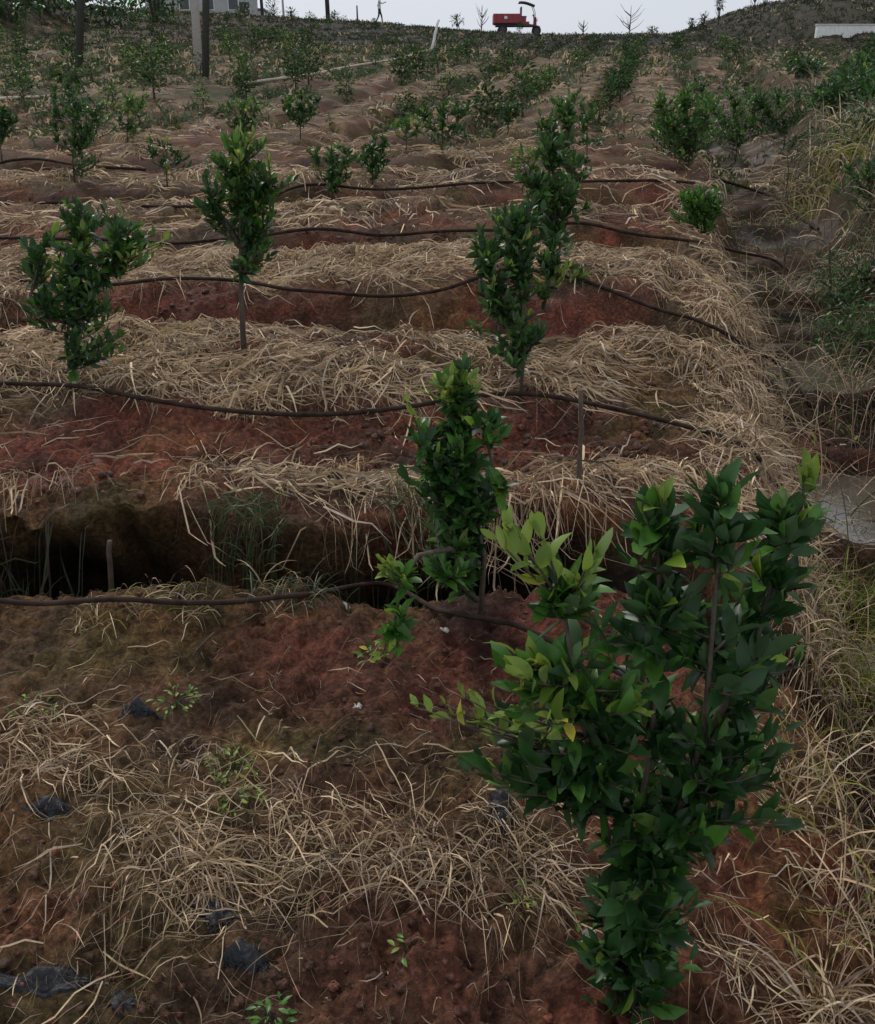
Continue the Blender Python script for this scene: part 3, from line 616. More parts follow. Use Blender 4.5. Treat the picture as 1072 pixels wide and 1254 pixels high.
def citrus(base, stems, blobs, lsize, label, nobj, group=None, name='citrus_tree', trunk_r=.012, pale=0, nleaf=9, barkm=None):
    """stems: polylines above the base; blobs: (centre, radii, twigs, young share, fresh share)"""
    root = empty(name, base); tag(root, label, 'tree', group); base = Vector(base)
    mb = MB()
    for st in stems:
        rr = [trunk_r * (1 - .65 * i / (len(st) - 1)) for i in range(len(st))]; mb.tube([p - base for p in st], rr, 8)
    mb.build('trunk', barkm or M['bark'], root, True)
    axis = [p for st in stems for p in [st[i].lerp(st[i + 1], k / 6) for i in range(len(st) - 1) for k in range(7)]]
    tw = MB(); leaves = []
    for (c, rad, ntw, yg, fr) in blobs:
        for _ in range(ntw):
            d = rnd3().normalized(); q = random.random() ** .5 * random.choice((1, 1, 1.1, 1.35))
            tip = c + Vector((d.x * rad[0], d.y * rad[1], d.z * rad[2])) * q
            best = min(axis, key=lambda a: (a - tip).length + max(0, a.z - tip.z + .35 * math.hypot(a.x - tip.x, a.y - tip.y)) * 3)
            ctrl = best.lerp(tip, .5) + Vector((0, 0, -.06 * (tip - best).length)) + rnd3(.012)
            m_ = ctrl.lerp(tip, .3); pts_ = curve(best, ctrl, tip, 7)
            tw.tube([p - base for p in pts_], [trunk_r * .32 * (1 - .8 * i / 6) + .0006 for i in range(7)], 4)
            ln = (tip - best).length; reach = min(1, lsize * 5.2 / max(ln, 1e-3)); n = nleaf + random.randint(-2, 2)
            ph = random.random() * 6.28; isy = random.random() < yg
            for j in range(n):
                t = 1 - reach * (j / n) ** .9; i0 = min(5, int(t * 6)); p = pts_[i0].lerp(pts_[i0 + 1], t * 6 - i0)
                tan = (pts_[i0 + 1] - pts_[i0]).normalized(); a = ph + j * 2.4
                e1 = tan.cross(Vector((.2, .3, .9))).normalized(); e2 = tan.cross(e1)
                out = e1 * math.cos(a) + e2 * math.sin(a)
                ax = .25 + .9 * (j / n); dirv = tan * (1.15 - ax) + out * ax * .9 + Vector((0, 0, .6 - .4 * (j / n))) + rnd3(.28)
                upv = (Vector((0, 0, 1)) * .9 + tan * .5 + rnd3(.5))
                mk = 'leaf'
                if isy and j < n * .75: mk = 'young'
                elif random.random() < fr: mk = 'mid'
                sz = lsize * random.choice((.6, .8, .9, 1, 1.1, 1.25)) * random.uniform(.9, 1.1) * (.6 if j == 0 else 1) * (.8 if mk == 'young' else 1)
                leaves.append((leaf_matrix(p - base, dirv, upv, sz), mk, (p - Vector((0, 0, CAMZ))).length))
    tw.build('twigs', M['bark'], root, True)['kind'] = 'stuff'
    leaves.sort(key=lambda q: q[2] + random.uniform(-.05, .05)); big = leaves[:nobj]; rest = leaves[nobj:]
    for mtx, mk, _ in big:
        o = bpy.data.objects.new('leaf', random.choice(LEAVES[mk])[0]); col.objects.link(o); o.parent = root; o.matrix_local = mtx
    if rest:
        o = obj('foliage', joined([(a, b) for a, b, _ in rest], base, None, lsize < .07 or len(rest) > 1500), None, root); o['kind'] = 'stuff'
    return root, axis
def B(px, py, rx, ry, y, dy, n, yg=.02, fr=.16):
    """crown lobe seen at a pixel, standing y metres away"""
    c = pt(px, py, y); Z = y * cp + (CAMZ - c.z) * sp
    return (c, (rx / F * Z, dy, ry / F * Z), n, yg, fr)
# the big near tree
b1 = at(778, 1236); y1 = b1.y
st1 = [b1 + Vector((0, 0, -.03)), pt(772, 1150, y1), pt(778, 1040, y1 + .01), pt(795, 930, y1 + .02), pt(808, 800, y1 + .03), pt(806, 650, y1 + .04)]
st2 = [pt(774, 1130, y1), pt(745, 1030, y1 + .03), pt(725, 930, y1 + .02), pt(705, 840, y1), pt(690, 740, y1)]
st3 = [pt(776, 1110, y1), pt(828, 1010, y1 - .03), pt(862, 900, y1), pt(872, 780, y1), pt(885, 630, y1 + .02)]
st4 = [pt(860, 910, y1), pt(915, 820, y1 + .05), pt(950, 700, y1 + .1), pt(985, 610, y1 + .12)]
blob1 = [B(780, 1130, 88, 62, y1, .10, 34), B(782, 1195, 76, 40, y1, .09, 24), B(790, 1055, 72, 44, y1 - .03, .08, 22), B(770, 990, 66, 34, y1, .08, 16),
         B(630, 925, 66, 36, y1 + .02, .09, 20), B(700, 965, 60, 34, y1, .1, 11), B(760, 890, 84, 50, y1, .13, 27), B(880, 935, 86, 52, y1 + .03, .14, 32),
         B(932, 850, 50, 70, y1 + .05, .10, 22), B(655, 835, 56, 30, y1 - .03, .08, 12, .35, .9), B(800, 740, 40, 84, y1 + .03, .07, 19, 0, .15),
         B(800, 650, 30, 34, y1 + .04, .04, 6, 0, .4), B(880, 650, 26, 54, y1 + .02, .05, 12), B(690, 745, 48, 34, y1, .06, 8, .25, .7),
         B(940, 700, 34, 66, y1 + .08, .06, 13), B(885, 800, 54, 56, y1 + .03, .1, 13), B(750, 820, 60, 40, y1, .1, 9, .05, .4),
         B(862, 1005, 40, 28, y1, .08, 11), B(968, 640, 22, 24, y1 + .1, .03, 3, .1, .3), B(998, 575, 14, 18, y1 + .12, .02, 2, 1, 1, ),
         B(803, 612, 14, 14, y1 + .04, .02, 2, 1, 1), B(722, 686, 20, 14, y1 - .02, .02, 3, 1, 1), B(618, 652, 22, 10, y1, .02, 3, 1, 1),
         B(655, 645, 10, 10, y1, .02, 1, 1), B(512, 868, 18, 14, y1, .02, 3, 1, 1), B(565, 860, 24, 14, y1, .02, 3, .8, 1), B(640, 815, 36, 12, y1 - .05, .03, 4, .5, 1),
         B(770, 850, 50, 26, y1 - .09, .03, 4, 0, 1), B(790, 885, 14, 10, y1 - .13, .02, 1, .8, 1)]
citrus(b1, [st1, st2, st3, st4], [(c_, r_, max(1, int(n_ * .95)) if n_ > 5 else n_, *o_) for c_, r_, n_, *o_ in blob1], .060, 'big near citrus tree with glossy dark leaves at the lower right', 300, trunk_r=.0085, nleaf=8)

def simple_tree(px, py, top, x0, x1, lab, nobj, lobes, ls=.07, dens=1.0, yg=.04, fr=.28, clear=.15, pale=False, dy=None, tr=.010, group=None, extra=None):
    """tree with its foot at a pixel; lobes in fractions of its box: (x, height, rx, rz, share)"""
    b = at(px, py); y = b.y; T = pt((x0 + x1) / 2, top, y); H = T.z - b.z; Zt = y * cp + (CAMZ - T.z) * sp; Wd = (x1 - x0) / F * Zt; xc = T.x
    dy = dy or Wd * .45
    bl = []
    for (fx, fz, rx, rz, n, *o) in lobes:
        n = int(n * (1.8 if ls >= .09 else 1.3)); ls_ = ls * (.68 if ls >= .09 else .8)
        bl.append((Vector((xc + fx * Wd / 2, y + random.uniform(-.3, .3) * dy, b.z + fz * H)), (rx * Wd / 2, dy * max(.35, rx), rz * H), max(2, int(n * dens)), o[0] if o else yg, o[1] if len(o) > 1 else fr))
    s0 = [b + Vector((0, 0, -.05)), Vector((b.x + .01, y, b.z + .25 * H)), Vector(((b.x + xc) / 2, y, b.z + .5 * H)), Vector((xc, y, b.z + .85 * H))]
    s1 = [s0[1], Vector((b.x - .18 * Wd, y - .03, b.z + .45 * H)), Vector((xc - .3 * Wd, y, b.z + .7 * H))]
    s2 = [s0[1], Vector((b.x + .18 * Wd, y + .03, b.z + .45 * H)), Vector((xc + .28 * Wd, y, b.z + .75 * H))]
    xs, xb = extra(y) if extra else ([], [])
    s1 = [s1[0].lerp(s1[1], .5)] + s1[1:]; s1[0] = s0[1].lerp(s0[2], .4); s2 = [s0[1].lerp(s0[2], .6)] + s2[1:]
    return citrus(b, [s0, s1, s2] + xs if 'bare trunk with' not in lab else [s0, [s0[2], s1[2]], [s0[2], s2[2]]], bl + xb, ls_, lab, nobj, trunk_r=tr, group=group, nleaf=11, barkm=M['paleb'] if pale else None)
# the second tree, behind the long hose
def droop(y):
    P_ = lambda a, b, d: pt(a, b, y - d)
    st = [[P_(586, 690, .02), P_(550, 672, .12), P_(512, 680, .2), P_(492, 715, .24), P_(482, 770, .26)], [P_(584, 735, .02), P_(560, 712, .1), P_(540, 712, .16)]]
    bb = [B(470, 688, 16, 10, y - .22, .02, 3, .7, 1), B(497, 712, 12, 14, y - .24, .02, 3, 0, 1), B(545, 705, 24, 22, y - .14, .04, 5, 0, .9), B(484, 778, 16, 20, y - .27, .02, 5, .1, 1),
          B(462, 806, 12, 12, y - .28, .02, 2, .8, 1), B(560, 690, 20, 24, y - .08, .04, 5, 0, .3)]
    return st, bb
simple_tree(588, 752, 447, 494, 626, 'slim upright citrus tree standing right behind the nearest hose', 260,
            [(-.1, .90, .65, .09, 14, .5, .8), (.1, .75, .75, .13, 26, .03, .4), (-.2, .6, .7, .14, 26), (.25, .5, .75, .13, 24), (0, .36, .6, .12, 16), (-.1, .95, .4, .05, 5, .9), (.1, .2, .4, .08, 5), (-.1, .27, .5, .08, 9)], .07, 1.0, extra=droop)
simple_tree(637, 492, 232, 558, 716, 'dark citrus tree with clear trunk on the second bed, centre', 250,
            [(.0, .86, .6, .12, 22), (-.25, .7, .65, .15, 30), (.3, .68, .55, .15, 24), (-.1, .5, .6, .13, 22), (-.5, .42, .35, .1, 8), (.1, .33, .5, .1, 14), (-.1, .23, .35, .06, 5), (.8, .66, .18, .06, 3, .7)], .07)
simple_tree(88, 478, 222, 2, 190, 'broad citrus tree with light new shoots at the left edge', 250,
            [(0, .8, .55, .12, 18), (-.45, .6, .45, .15, 20), (.1, .6, .6, .17, 30), (.5, .7, .45, .12, 14, .25, .5), (-.25, .4, .6, .13, 22), (-.25, .66, .22, .14, 10, .7, 1), (.85, .72, .25, .06, 5, .5, 1), (.1, .26, .5, .09, 12), (-.75, .5, .3, .12, 10)], .075)
simple_tree(299, 440, 152, 226, 354, 'citrus tree on a tall bare trunk with bright green crown', 230,
            [(0, .9, .6, .08, 14, .2, .8), (-.2, .78, .75, .12, 24, .05, .5), (.3, .74, .6, .12, 20, 0, .5), (0, .63, .7, .1, 22), (-.6, .66, .35, .1, 8), (.15, .5, .5, .08, 12), (0, .42, .3, .05, 5), (.1, .97, .4, .04, 5, .8)], .075, tr=.017)
simple_tree(682, 345, 160, 628, 726, 'citrus tree with shiny leaves just behind the dark centre tree', 120,
            [(0, .85, .7, .12, 18, 0, .3), (-.2, .65, .8, .15, 24), (.3, .55, .6, .15, 18, 0, .5), (0, .4, .7, .13, 16)], .085)
simple_tree(700, 262, 110, 650, 742, 'bushy citrus tree rearmost in the centre cluster', 60,
            [(0, .82, .8, .15, 24, 0, .6), (-.2, .6, .8, .15, 20, 0, .4), (.2, .4, .7, .15, 14)], .09)
simple_tree(861, 292, 218, 820, 900, 'low rounded bright citrus bush on the bed end', 120,
            [(0, .65, .75, .26, 34, .15, .9), (-.35, .45, .5, .25, 20, .05, .8), (.35, .45, .5, .25, 20, .05, .8), (0, .3, .7, .2, 18, 0, .7)], .075)
simple_tree(636, 214, 178, 606, 668, 'small yellow green sprouting citrus left of the centre cluster', 30, [(0, .6, .8, .3, 12, .9, 1)], .07)
simple_tree(706, 352, 326, 682, 728, 'tiny yellow green sprout right of the dark centre tree', 24, [(0, .6, .8, .3, 5, .6, 1)], .06)
simple_tree(92, 228, 106, 48, 137, 'dense dark citrus tree at left, with a leafy lower tuft', 80, [(0, .78, .9, .14, 26), (0, .55, .9, .15, 24), (.1, .25, .5, .12, 8)], .09)
simple_tree(78, 150, 92, 55, 105, 'small dark citrus behind the dense left tree', 0, [(0, .6, .8, .3, 16)], .1)
simple_tree(157, 182, 100, 125, 189, 'small citrus with yellow green top, left background', 30, [(0, .75, .9, .15, 16, .4, .9), (0, .4, .8, .16, 10)], .095)
simple_tree(205, 232, 159, 169, 239, 'sparse thin citrus sapling left of the bare trunk tree', 40, [(-.3, .7, .6, .2, 8), (.3, .45, .6, .2, 7)], .08)
simple_tree(407, 252, 170, 373, 441, 'small dark citrus, left one of a pair in mid field', 60, [(0, .7, .9, .18, 18), (0, .4, .8, .16, 12)], .09)
simple_tree(456, 232, 160, 433, 483, 'narrow dark citrus, right one of a pair in mid field', 50, [(0, .7, .9, .2, 14), (0, .4, .7, .18, 8)], .09)
simple_tree(497, 192, 134, 469, 527, 'pale yellow green citrus in mid field', 20, [(0, .65, .9, .25, 14, .4, .9)], .1)
simple_tree(541, 194, 114, 503, 581, 'round dark citrus in mid field, left of the sprouting one', 40, [(0, .7, 1, .2, 26), (0, .4, .8, .16, 12)], .1)
simple_tree(622, 165, 118, 606, 642, 'small dark citrus in the row left of the centre cluster', 0, [(0, .6, .9, .25, 16)], .1)
simple_tree(3, 200, 118, -20, 20, 'dark citrus cut by the left edge of the picture', 0, [(0, .6, 1, .25, 24)], .1)
simple_tree(296, 180, 112, 265, 330, 'yellow green citrus behind the tree on the tall bare trunk', 30, [(0, .75, .9, .15, 20, .25, .8), (0, .45, .9, .16, 14)], .1)
simple_tree(368, 172, 105, 340, 400, 'wide dull green citrus behind the mid field pair', 0, [(0, .6, 1, .28, 30)], .1)
simple_tree(842, 210, 98, 788, 892, 'large bushy citrus at the left of the right hand thicket', 60, [(0, .8, .8, .14, 26, .1, .9), (-.4, .5, .6, .2, 22, 0, .7), (.3, .5, .7, .2, 30, 0, .7), (0, .3, .8, .15, 18)], .095, 1.3)
simple_tree(900, 200, 98, 850, 950, 'large bushy citrus in the middle of the right hand thicket', 40, [(0, .75, .9, .2, 36, .05, .8), (0, .45, 1, .2, 36, 0, .6)], .095, 1.3)
simple_tree(958, 192, 95, 915, 998, 'dark citrus at the right of the right hand thicket', 30, [(0, .75, .9, .18, 28, 0, .5), (0, .45, .9, .2, 24, 0, .1)], .095, 1.3)
simple_tree(1062, 268, 175, 1022, 1120, 'dark bush on the right bank cut by the picture edge', 0, [(0, .55, .9, .3, 40)], .07)
simple_tree(762, 122, 92, 748, 778, 'small citrus between the pale straw strips', 0, [(0, .6, .9, .28, 14)], .1)
simple_tree(858, 128, 88, 840, 880, 'small citrus rising behind the right hand thicket', 0, [(0, .6, .9, .25, 16, 0, .3)], .1)

# far orchard: one small tree per planting place
def far_mesh(seed, n, fr):
    random.seed(seed); mb = []; 
    for k in range(n):
        d = rnd3().normalized(); q = random.random() ** .4; lob = random.choice([(-.12, 0, .55), (.12, .05, .6), (0, -.05, .78), (.02, 0, .38)])
        p = Vector(lob) + Vector((d.x * .2, d.y * .2, d.z * .2)) * q
        mb.append((leaf_matrix(p, d + Vector((0, 0, .3)) + rnd3(.3), Vector((0, 0, 1)) + rnd3(.5), .095 * random.uniform(.6, 1.2)), 'young' if random.random() < fr * .4 else ('mid' if random.random() < fr else 'leaf')))
    me = joined(mb, None, None); me.materials[0] = M['fleaf']; me.materials[1] = M['fmid']; t = MB(); t.tube([(0, 0, -.1), (.01, 0, .3), (0, 0, .7)], [.022, .016, .006], 5)
    tm = t.mesh('trunk', True)
    return me, tm
FM = [far_mesh(100 + k, n, fr) for k, (n, fr) in enumerate([(260, .1), (210, .25), (300, .05), (150, .3), (240, .6), (130, .15)])]
for f in FM: f[1].materials.append(M['bark'])
random.seed(21); cnt = 0; taken = []
for r in range(0, 26):
    yrow = 11.6 + 1.85 * r
    for cidx in range(-24, 22):
        s = (cidx + .5) * 1.72 - .0; x = s + .22 * yrow + random.gauss(0, .12); y = yrow + random.gauss(0, .2)
        if abs(x) > .56 * y or (s > .6 and s < 2.6 and y < 32): continue
        if y < 15.5 and (x > -5.5): continue
        d_ = pt(536, 627, 1); Zc = y * cp + (CAMZ - g1(x, y)) * sp; ppx = CX + x / Zc * F
        if y < 21 and ppx > 790 and ppx < 1000: continue
        if y > 44 and (x > -8): 
            if random.random() < .8: continue
        if y > 40 and (x < -15 or x > 12): continue
        if random.random() < (.22 if y < 30 else .45): continue
        if cnt >= 298: continue
        if y > 24 and random.random() < .3: continue
        cnt += 1; k = random.choice([0, 0, 1, 2, 2, 3, 4, 5]); h = random.uniform(.6, 1.25) * (1 if y < 34 else .9)
        o = empty('citrus_tree', (x, y, g1(x, y)), random.uniform(0, 6.28)); o.scale = (h * random.uniform(.85, 1.15), h * random.uniform(.85, 1.15), h * .74)
        side = 'left of the poles' if ppx < 240 else ('below the leaning white stick' if ppx < 560 else ('in the straw strips' if ppx < 800 else 'near the right hill'))
        look = ['plain green', 'light mottled', 'dense dark', 'thin fresh green', 'bright yellow green', 'sparse dark'][k]
        size = 'low' if h < .8 else ('tall' if h > 1.03 else 'middling'); dep = 'in the nearest far rows' if y < 20 else ('halfway up the far slope' if y < 33 else 'close under the skyline')
        tag(o, f'{size} {look} citrus tree {dep}, {side}', 'tree', f'{size} {look} citrus trees {dep}, {side}')
        c1 = obj('crown', FM[k][0], None, o); c1['kind'] = 'stuff'; obj('trunk', FM[k][1], None, o)
print('far trees', cnt)
random.seed(33)

# leafy bushes: mound bush, right bank shrubs
def bush(px, py, w, h, lab, n=260, dark=True, dist=None, ls=.22, name='bush', mk='leaf', fr=.1):
    p = at(px, py) if dist is None else Vector((pt(px, py, dist).x, dist, g1(pt(px, py, dist).x, dist)))
    L_ = []
    for k in range(n):
        d = rnd3().normalized(); q = random.random() ** .4; lob = random.choice([(-.3, 0, .4), (.3, .1, .45), (0, -.1, .6), (.1, 0, .3), (-.1, .2, .75)])
        c = Vector((lob[0] * w + d.x * w * .3 * q, lob[1] * w + d.y * w * .3 * q, max(.02, lob[2] * h + d.z * h * .28 * q)))
        L_.append((leaf_matrix(c, d + rnd3(.4), Vector((0, 0, 1)) + rnd3(.5), ls * random.uniform(.6, 1.2)), 'mid' if random.random() < fr else mk))
    root = empty(name, p); tag(root, lab, 'bush'); f = obj('foliage', joined(L_, None, None), None, root); f['kind'] = 'stuff'
    t = MB()
    for k in range(4): t.tube([(0, 0, -.1), (random.uniform(-.1, .1) * w, 0, .3 * h), (random.uniform(-.3, .3) * w, random.uniform(-.2, .2) * w, .65 * h)], [.03 * h, .02 * h, .006 * h], 5)
    t.build('branches', M['bark'], root, True)['kind'] = 'stuff'; return root
bush(190, 24, 2.6, 3.2, 'dark evergreen bush beside the grassy mound, top left', 700, dist=52, ls=.3)
bush(60, 28, 4.2, 2.2, 'broad dark green bush on the left mound', 800, dist=46, ls=.3)
bush(130, 22, 3.0, 1.4, 'low green bush on the mound right of the left pole', 500, dist=47, ls=.28)
bush(15, 40, 3.0, 1.6, 'green bush at the far left edge of the mound', 500, dist=42, ls=.28)
bush(1050, 128, 1.1, .5, 'wide grey green shrub at the right edge under the white wall', 500, ls=.15, fr=.2)
bush(1020, 136, .7, .4, 'smaller shrub left of the wide grey green shrub', 300, ls=.14)
bush(1062, 100, 1.2, .5, 'dark shrub behind the wide grey green shrub at right', 400, ls=.16)
bush(1068, 185, .8, .6, 'shaggy weed clump high on the right bank', 300, ls=.09)
bush(1050, 452, .6, .55, 'leafy green weed overhanging the ditch at right', 620, ls=.045, fr=.2)
bush(1040, 385, .65, .5, 'dull green weed patch above the ditch water', 560, ls=.05, fr=.1)
bush(985, 95, .7, .45, 'dark shrub between the thicket and the white wall', 260, ls=.15)
def weedplant(px, py, w, h, lab, n, ls, mk='young', cat='plant'):
    p = at(px, py); L_ = []; t = MB()
    for k in range(n):
        a = random.random() * 6.28; q = random.random() ** .5; c = Vector((w * q * math.cos(a), w * q * math.sin(a), h * random.uniform(.2, 1) * (1.1 - q * .5)))
        L_.append((leaf_matrix(c, Vector((math.cos(a), math.sin(a), .2)) + rnd3(.4), Vector((0, 0, 1)) + rnd3(.4), ls * random.uniform(.6, 1.2)), mk if random.random() < .7 else 'mid'))
        if k % 4 == 0: t.tube([(0, 0, -.01), c * .6 + Vector((0, 0, .005)), c], .0012, 4)
    root = empty('weed_plant', p); tag(root, lab, cat); f = obj('leaves', joined(L_, None, None), None, root); f['kind'] = 'stuff'; t.build('stems', M['weed'], root)['kind'] = 'stuff'
weedplant(285, 945, .07, .045, 'small leaved pale green weed patch in the straw, left foreground', 130, .018)
weedplant(290, 985, .06, .03, 'creeping pale weed just below the larger weed patch', 60, .016)
weedplant(640, 1108, .04, .04, 'tiny pale weed beside the straw heap left of the big tree', 22, .022)
weedplant(500, 1165, .03, .03, 'tiny yellow weed on the bare red soil, bottom centre', 14, .02)
weedplant(335, 1248, .035, .04, 'little green seedling at the bottom edge', 24, .022, 'mid')
weedplant(215, 862, .06, .03, 'flat yellow green weed below the nearest hose', 50, .02)
weedplant(455, 808, .03, .05, 'small pale seedling left of the leaning shoot', 16, .03)
weedplant(45, 870, .07, .03, 'creeping grey green weed at the left edge', 40, .02)
weedplant(720, 1150, .03, .03, 'small weed leaf at the foot of the big tree', 8, .02)
clump(300, 716, 420, .17, .15, .3, 1.4, 1.0, .0035, mixed(green_cols((.10, .13, .065)), GG, .4), 'grass_tuft', 'feathery grey green weed tuft growing in the trench', 'grass', m='grass')
clump(350, 716, 160, .12, .16, .2, 1.2, 1.0, .003, mixed(GR, straw_cols, .3), 'grass_tuft', 'lower grey weed tuft right of the feathery one in the trench', 'grass', m='grass')
clump(215, 735, 70, .12, .16, .1, 1.0, 1.3, .003, mixed(straw_cols, GY, .3), 'dry_grass_clump', 'dry grass wisps on the near edge of the trench', 'grass')
clump(130, 745, 50, .12, .15, .1, 1.0, 1.3, .003, mixed(straw_cols, GY, .3), 'dry_grass_clump', 'short dry wisps beside the hose at the left', 'grass')
clump(505, 640, 120, .12, .30, .5, 1.45, .9, .004, mixed(GG, GR, .4), 'grass_tuft', 'dark green grass behind the slim tree in the trench', 'grass', m='grass')
clump(950, 560, 120, .14, .42, .4, 1.4, 1.1, .005, straw_cols, 'dry_grass_clump', 'standing dry stalks above the ditch, behind the topmost citrus shoot', 'grass')
clump(900, 560, 120, .14, .36, .3, 1.3, 1.3, .005, straw_cols, 'dry_grass_clump', 'dry stalks at the bed end above the big tree', 'grass')
clump(1010, 215, 300, .5, .9, .5, 1.45, 1.0, .014, mixed(GR, straw_cols, .6), 'dry_grass_clump', 'tall pale reeds right of the thicket', 'grass')
clump(1035, 200, 300, .5, .7, .5, 1.45, 1.0, .014, mixed(GY, straw_cols, .5), 'grass_tuft', 'yellow green reeds on the right bank', 'grass')
clump(1035, 420, 260, .28, .4, .4, 1.4, 1.0, .006, mixed(GG, GR, .4), 'grass_tuft', 'green grass patch hanging over the ditch water at right', 'grass', m='grass')
clump(1060, 330, 300, .3, .5, .4, 1.4, 1.0, .007, mixed(GR, straw_cols, .4), 'grass_tuft', 'tangled weeds on the bank right of the ditch pipe', 'grass', m='grass')
clump(945, 160, 200, .9, .9, .7, 1.5, .6, .012, green_cols((.10, .08, .065)), 'dry_grass_clump', 'brown hazy dead weeds behind the thicket at right', 'grass')

# ------------------------------------------------------------------ irrigation hoses
def hose(pxs, label, r=.011, lift=.045, name='irrigation_hose', n=14):
    P = [at(a, b) for a, b in pxs]; out = []
    for i in range(len(P) - 1):
        p0 = P[max(i - 1, 0)]; p1 = P[i]; p2 = P[i + 1]; p3 = P[min(i + 2, len(P) - 1)]
        for k in range(n):
            t = k / n; q = .5 * ((2 * p1) + (p2 - p0) * t + (2 * p0 - 5 * p1 + 4 * p2 - p3) * t * t + (3 * p1 - p0 - 3 * p2 + p3) * t ** 3)
            out.append(q)
    out.append(P[-1]); z = np.array([q.z for q in out]); g = G(np.array([q.x for q in out]), np.array([q.y for q in out]))
    r *= .95; zz = np.maximum(z, g) + .02 * straw_mask(np.array([q.x for q in out]), np.array([q.y for q in out])); zz = np.convolve(np.pad(zz, 12, 'edge'), np.hanning(27)[1:-1] / np.hanning(27)[1:-1].sum(), 'valid'); zz = zz + np.maximum(0, np.convolve(np.pad(np.maximum(g + r * .3 - zz, 0), 12, 'edge'), np.hanning(27)[1:-1] / 9, 'valid')) + lift
    out = [Vector((q.x, q.y, zz[i])) for i, q in enumerate(out)]
    loc = out[len(out) // 2].copy(); mb = MB(); mb.tube([q - loc for q in out], r, 8)
    o = mb.build(name, M['hose'], None, True, loc); tag(o, label, 'hose'); return o
hose(HPX['a'], 'nearest black hose crossing the bare soil in front of the trench', .0093)
hose(HPX['b'], 'long black hose sagging across the second bed', .0115)
hose(HPX['c'], 'third black hose, running past the bare trunk and down to the ditch', .0125)
hose(HPX['d'], 'fourth black hose, crossing the field below the low bright bush', .0145)
hose(HPX['e'], 'fifth thin hose passing behind the dark centre tree', .015)
hose([(870, 222), (920, 238), (960, 262), (1000, 290)], 'short black pipe running down the bed end beside the ditch', .022)
hose([(0, 208), (60, 205), (120, 212), (180, 215)], 'thin hose across the left mid field', .018)
hose([(0, 127), (30, 124), (62, 122)], 'pale hose at the far left beneath the poles', .03)
hose([(300, 106), (345, 100), (390, 94), (440, 84), (500, 72), (530, 62)], 'light pipe climbing the slope to the leaning white stick', .035)['category'] = 'pipe'
M['palepipe'] = plain('pale_pipe', (.42, .36, .26), .6, .2, 10)
for o_ in bpy.data.objects:
    if 'pale hose' in str(o_.get('label')) or 'light pipe' in str(o_.get('label')): o_.data.materials.clear(); o_.data.materials.append(M['palepipe'])

# ------------------------------------------------------------------ stakes, sticks, poles
def stick(px, py, tx, ty, r, m, name, label, cat, sides=7, knots=False, r2=None, topy=0):
    b = at(px, py); t = pt(tx, ty, b.y + topy); n = 8; mb = MB(); pts_ = []; rr = []
    b0 = b + Vector((0, 0, -.12))
    for i in range(n):
        f = i / (n - 1); p = b0.lerp(t, f) + Vector((random.gauss(0, r * .25), random.gauss(0, r * .25), 0)); pts_.append(p - b); rr.append((r + ((r2 or r * .8) - r) * f) * random.uniform(.93, 1.07))
    mb.tube(pts_, rr, sides); o = mb.build(name, M[m], None, True, b); tag(o, label, cat); return o
stick(710, 606, 712, 478, .011, 'wood', 'wooden_stake', 'dark wooden stake between slim tree and big tree', 'stake')
stick(134, 722, 132, 662, .012, 'wood', 'wooden_stump', 'short dark wooden stump in the trench at left', 'stump')
stick(434, 344, 438, 300, .011, 'bamboo', 'bamboo_stake', 'short yellow bamboo stake on the straw of the third bed', 'stake')
stick(190, 800, 262, 775, .004, 'wood', 'twig', 'thin dark twig lying below the nearest hose', 'twig')
stick(528, 62, 537, 24, .055, 'white', 'white_stick', 'leaning white stick on the slope right of the walking person', 'stick')
stick(961, 345, 962, 305, .012, 'wood', 'wooden_stake', 'thin stake standing in the ditch at right', 'stake')
stick(1020, 380, 1016, 296, .012, 'wood', 'wooden_stake', 'slanting stake right of the ditch stake', 'stake')
def pole(px, py, tx, r, m, label, taper=.8, h=9.0, arm=False):
    b = at(px, py); root = empty('utility_pole', b); tag(root, label, 'pole'); dx = (pt(tx, 0, b.y).x - b.x) / (pt(tx, 0, b.y).z - b.z)
    mb = MB(); mb.tube([(0, 0, -.4), (dx * h / 2, 0, h / 2), (dx * h, 0, h)], [r, r * (1 + taper) / 2, r * taper], 14); mb.build('pole', M[m], root, True)
    if arm:
        c = MB(); c.box((dx * (h - .6), 0, h - .6), (1.6, .1, .12)); c.build('crossarm', M['dark'], root)
        for s_ in (-.7, 0, .7): i_ = MB(); i_.tube([(dx * (h - .6) + s_, 0, h - .54), (dx * (h - .6) + s_, 0, h - .36)], [.05, .03], 8); i_.build('insulator', M['white'], root, True)
    return root
pole(243, 84, 238, .115, 'concrete', 'pale concrete pole, left one of the close pair at the top left', arm=True)
pole(250, 96, 251, .085, 'dpole', 'dark slim pole just right of the pale concrete pole')
pole(94, 84, 97, .105, 'dpole', 'dark pole standing alone at the far left', arm=True)
def far_pole(px, dist, r, m, label, h):
    x = pt(px, 20, dist).x; z = g1(x, dist); root = empty('utility_pole', (x, dist, z)); tag(root, label, 'pole')
    mb = MB(); mb.tube([(0, 0, -.4), (-.02 * h, 0, h)], [r, r * .7], 10); mb.build('pole', M[m], root, True)
    if h > 3: c = MB(); c.box((-.02 * h, 0, h - .5), (1.4, .1, .1)); c.build('crossarm', M['dark'], root)
far_pole(402, 70, .16, 'dpole', 'dark pole on the skyline left of the walking person', 7.5)
far_pole(438, 70, .07, 'dpole', 'short post on the skyline just left of the walking person', 1.0)
far_pole(322, 77, .13, 'dpole', 'dark pole on the skyline right of the grey building', 7)
far_pole(348, 79, .09, 'concrete', 'thin pale pole on the skyline between grey building and dark pole', 6)

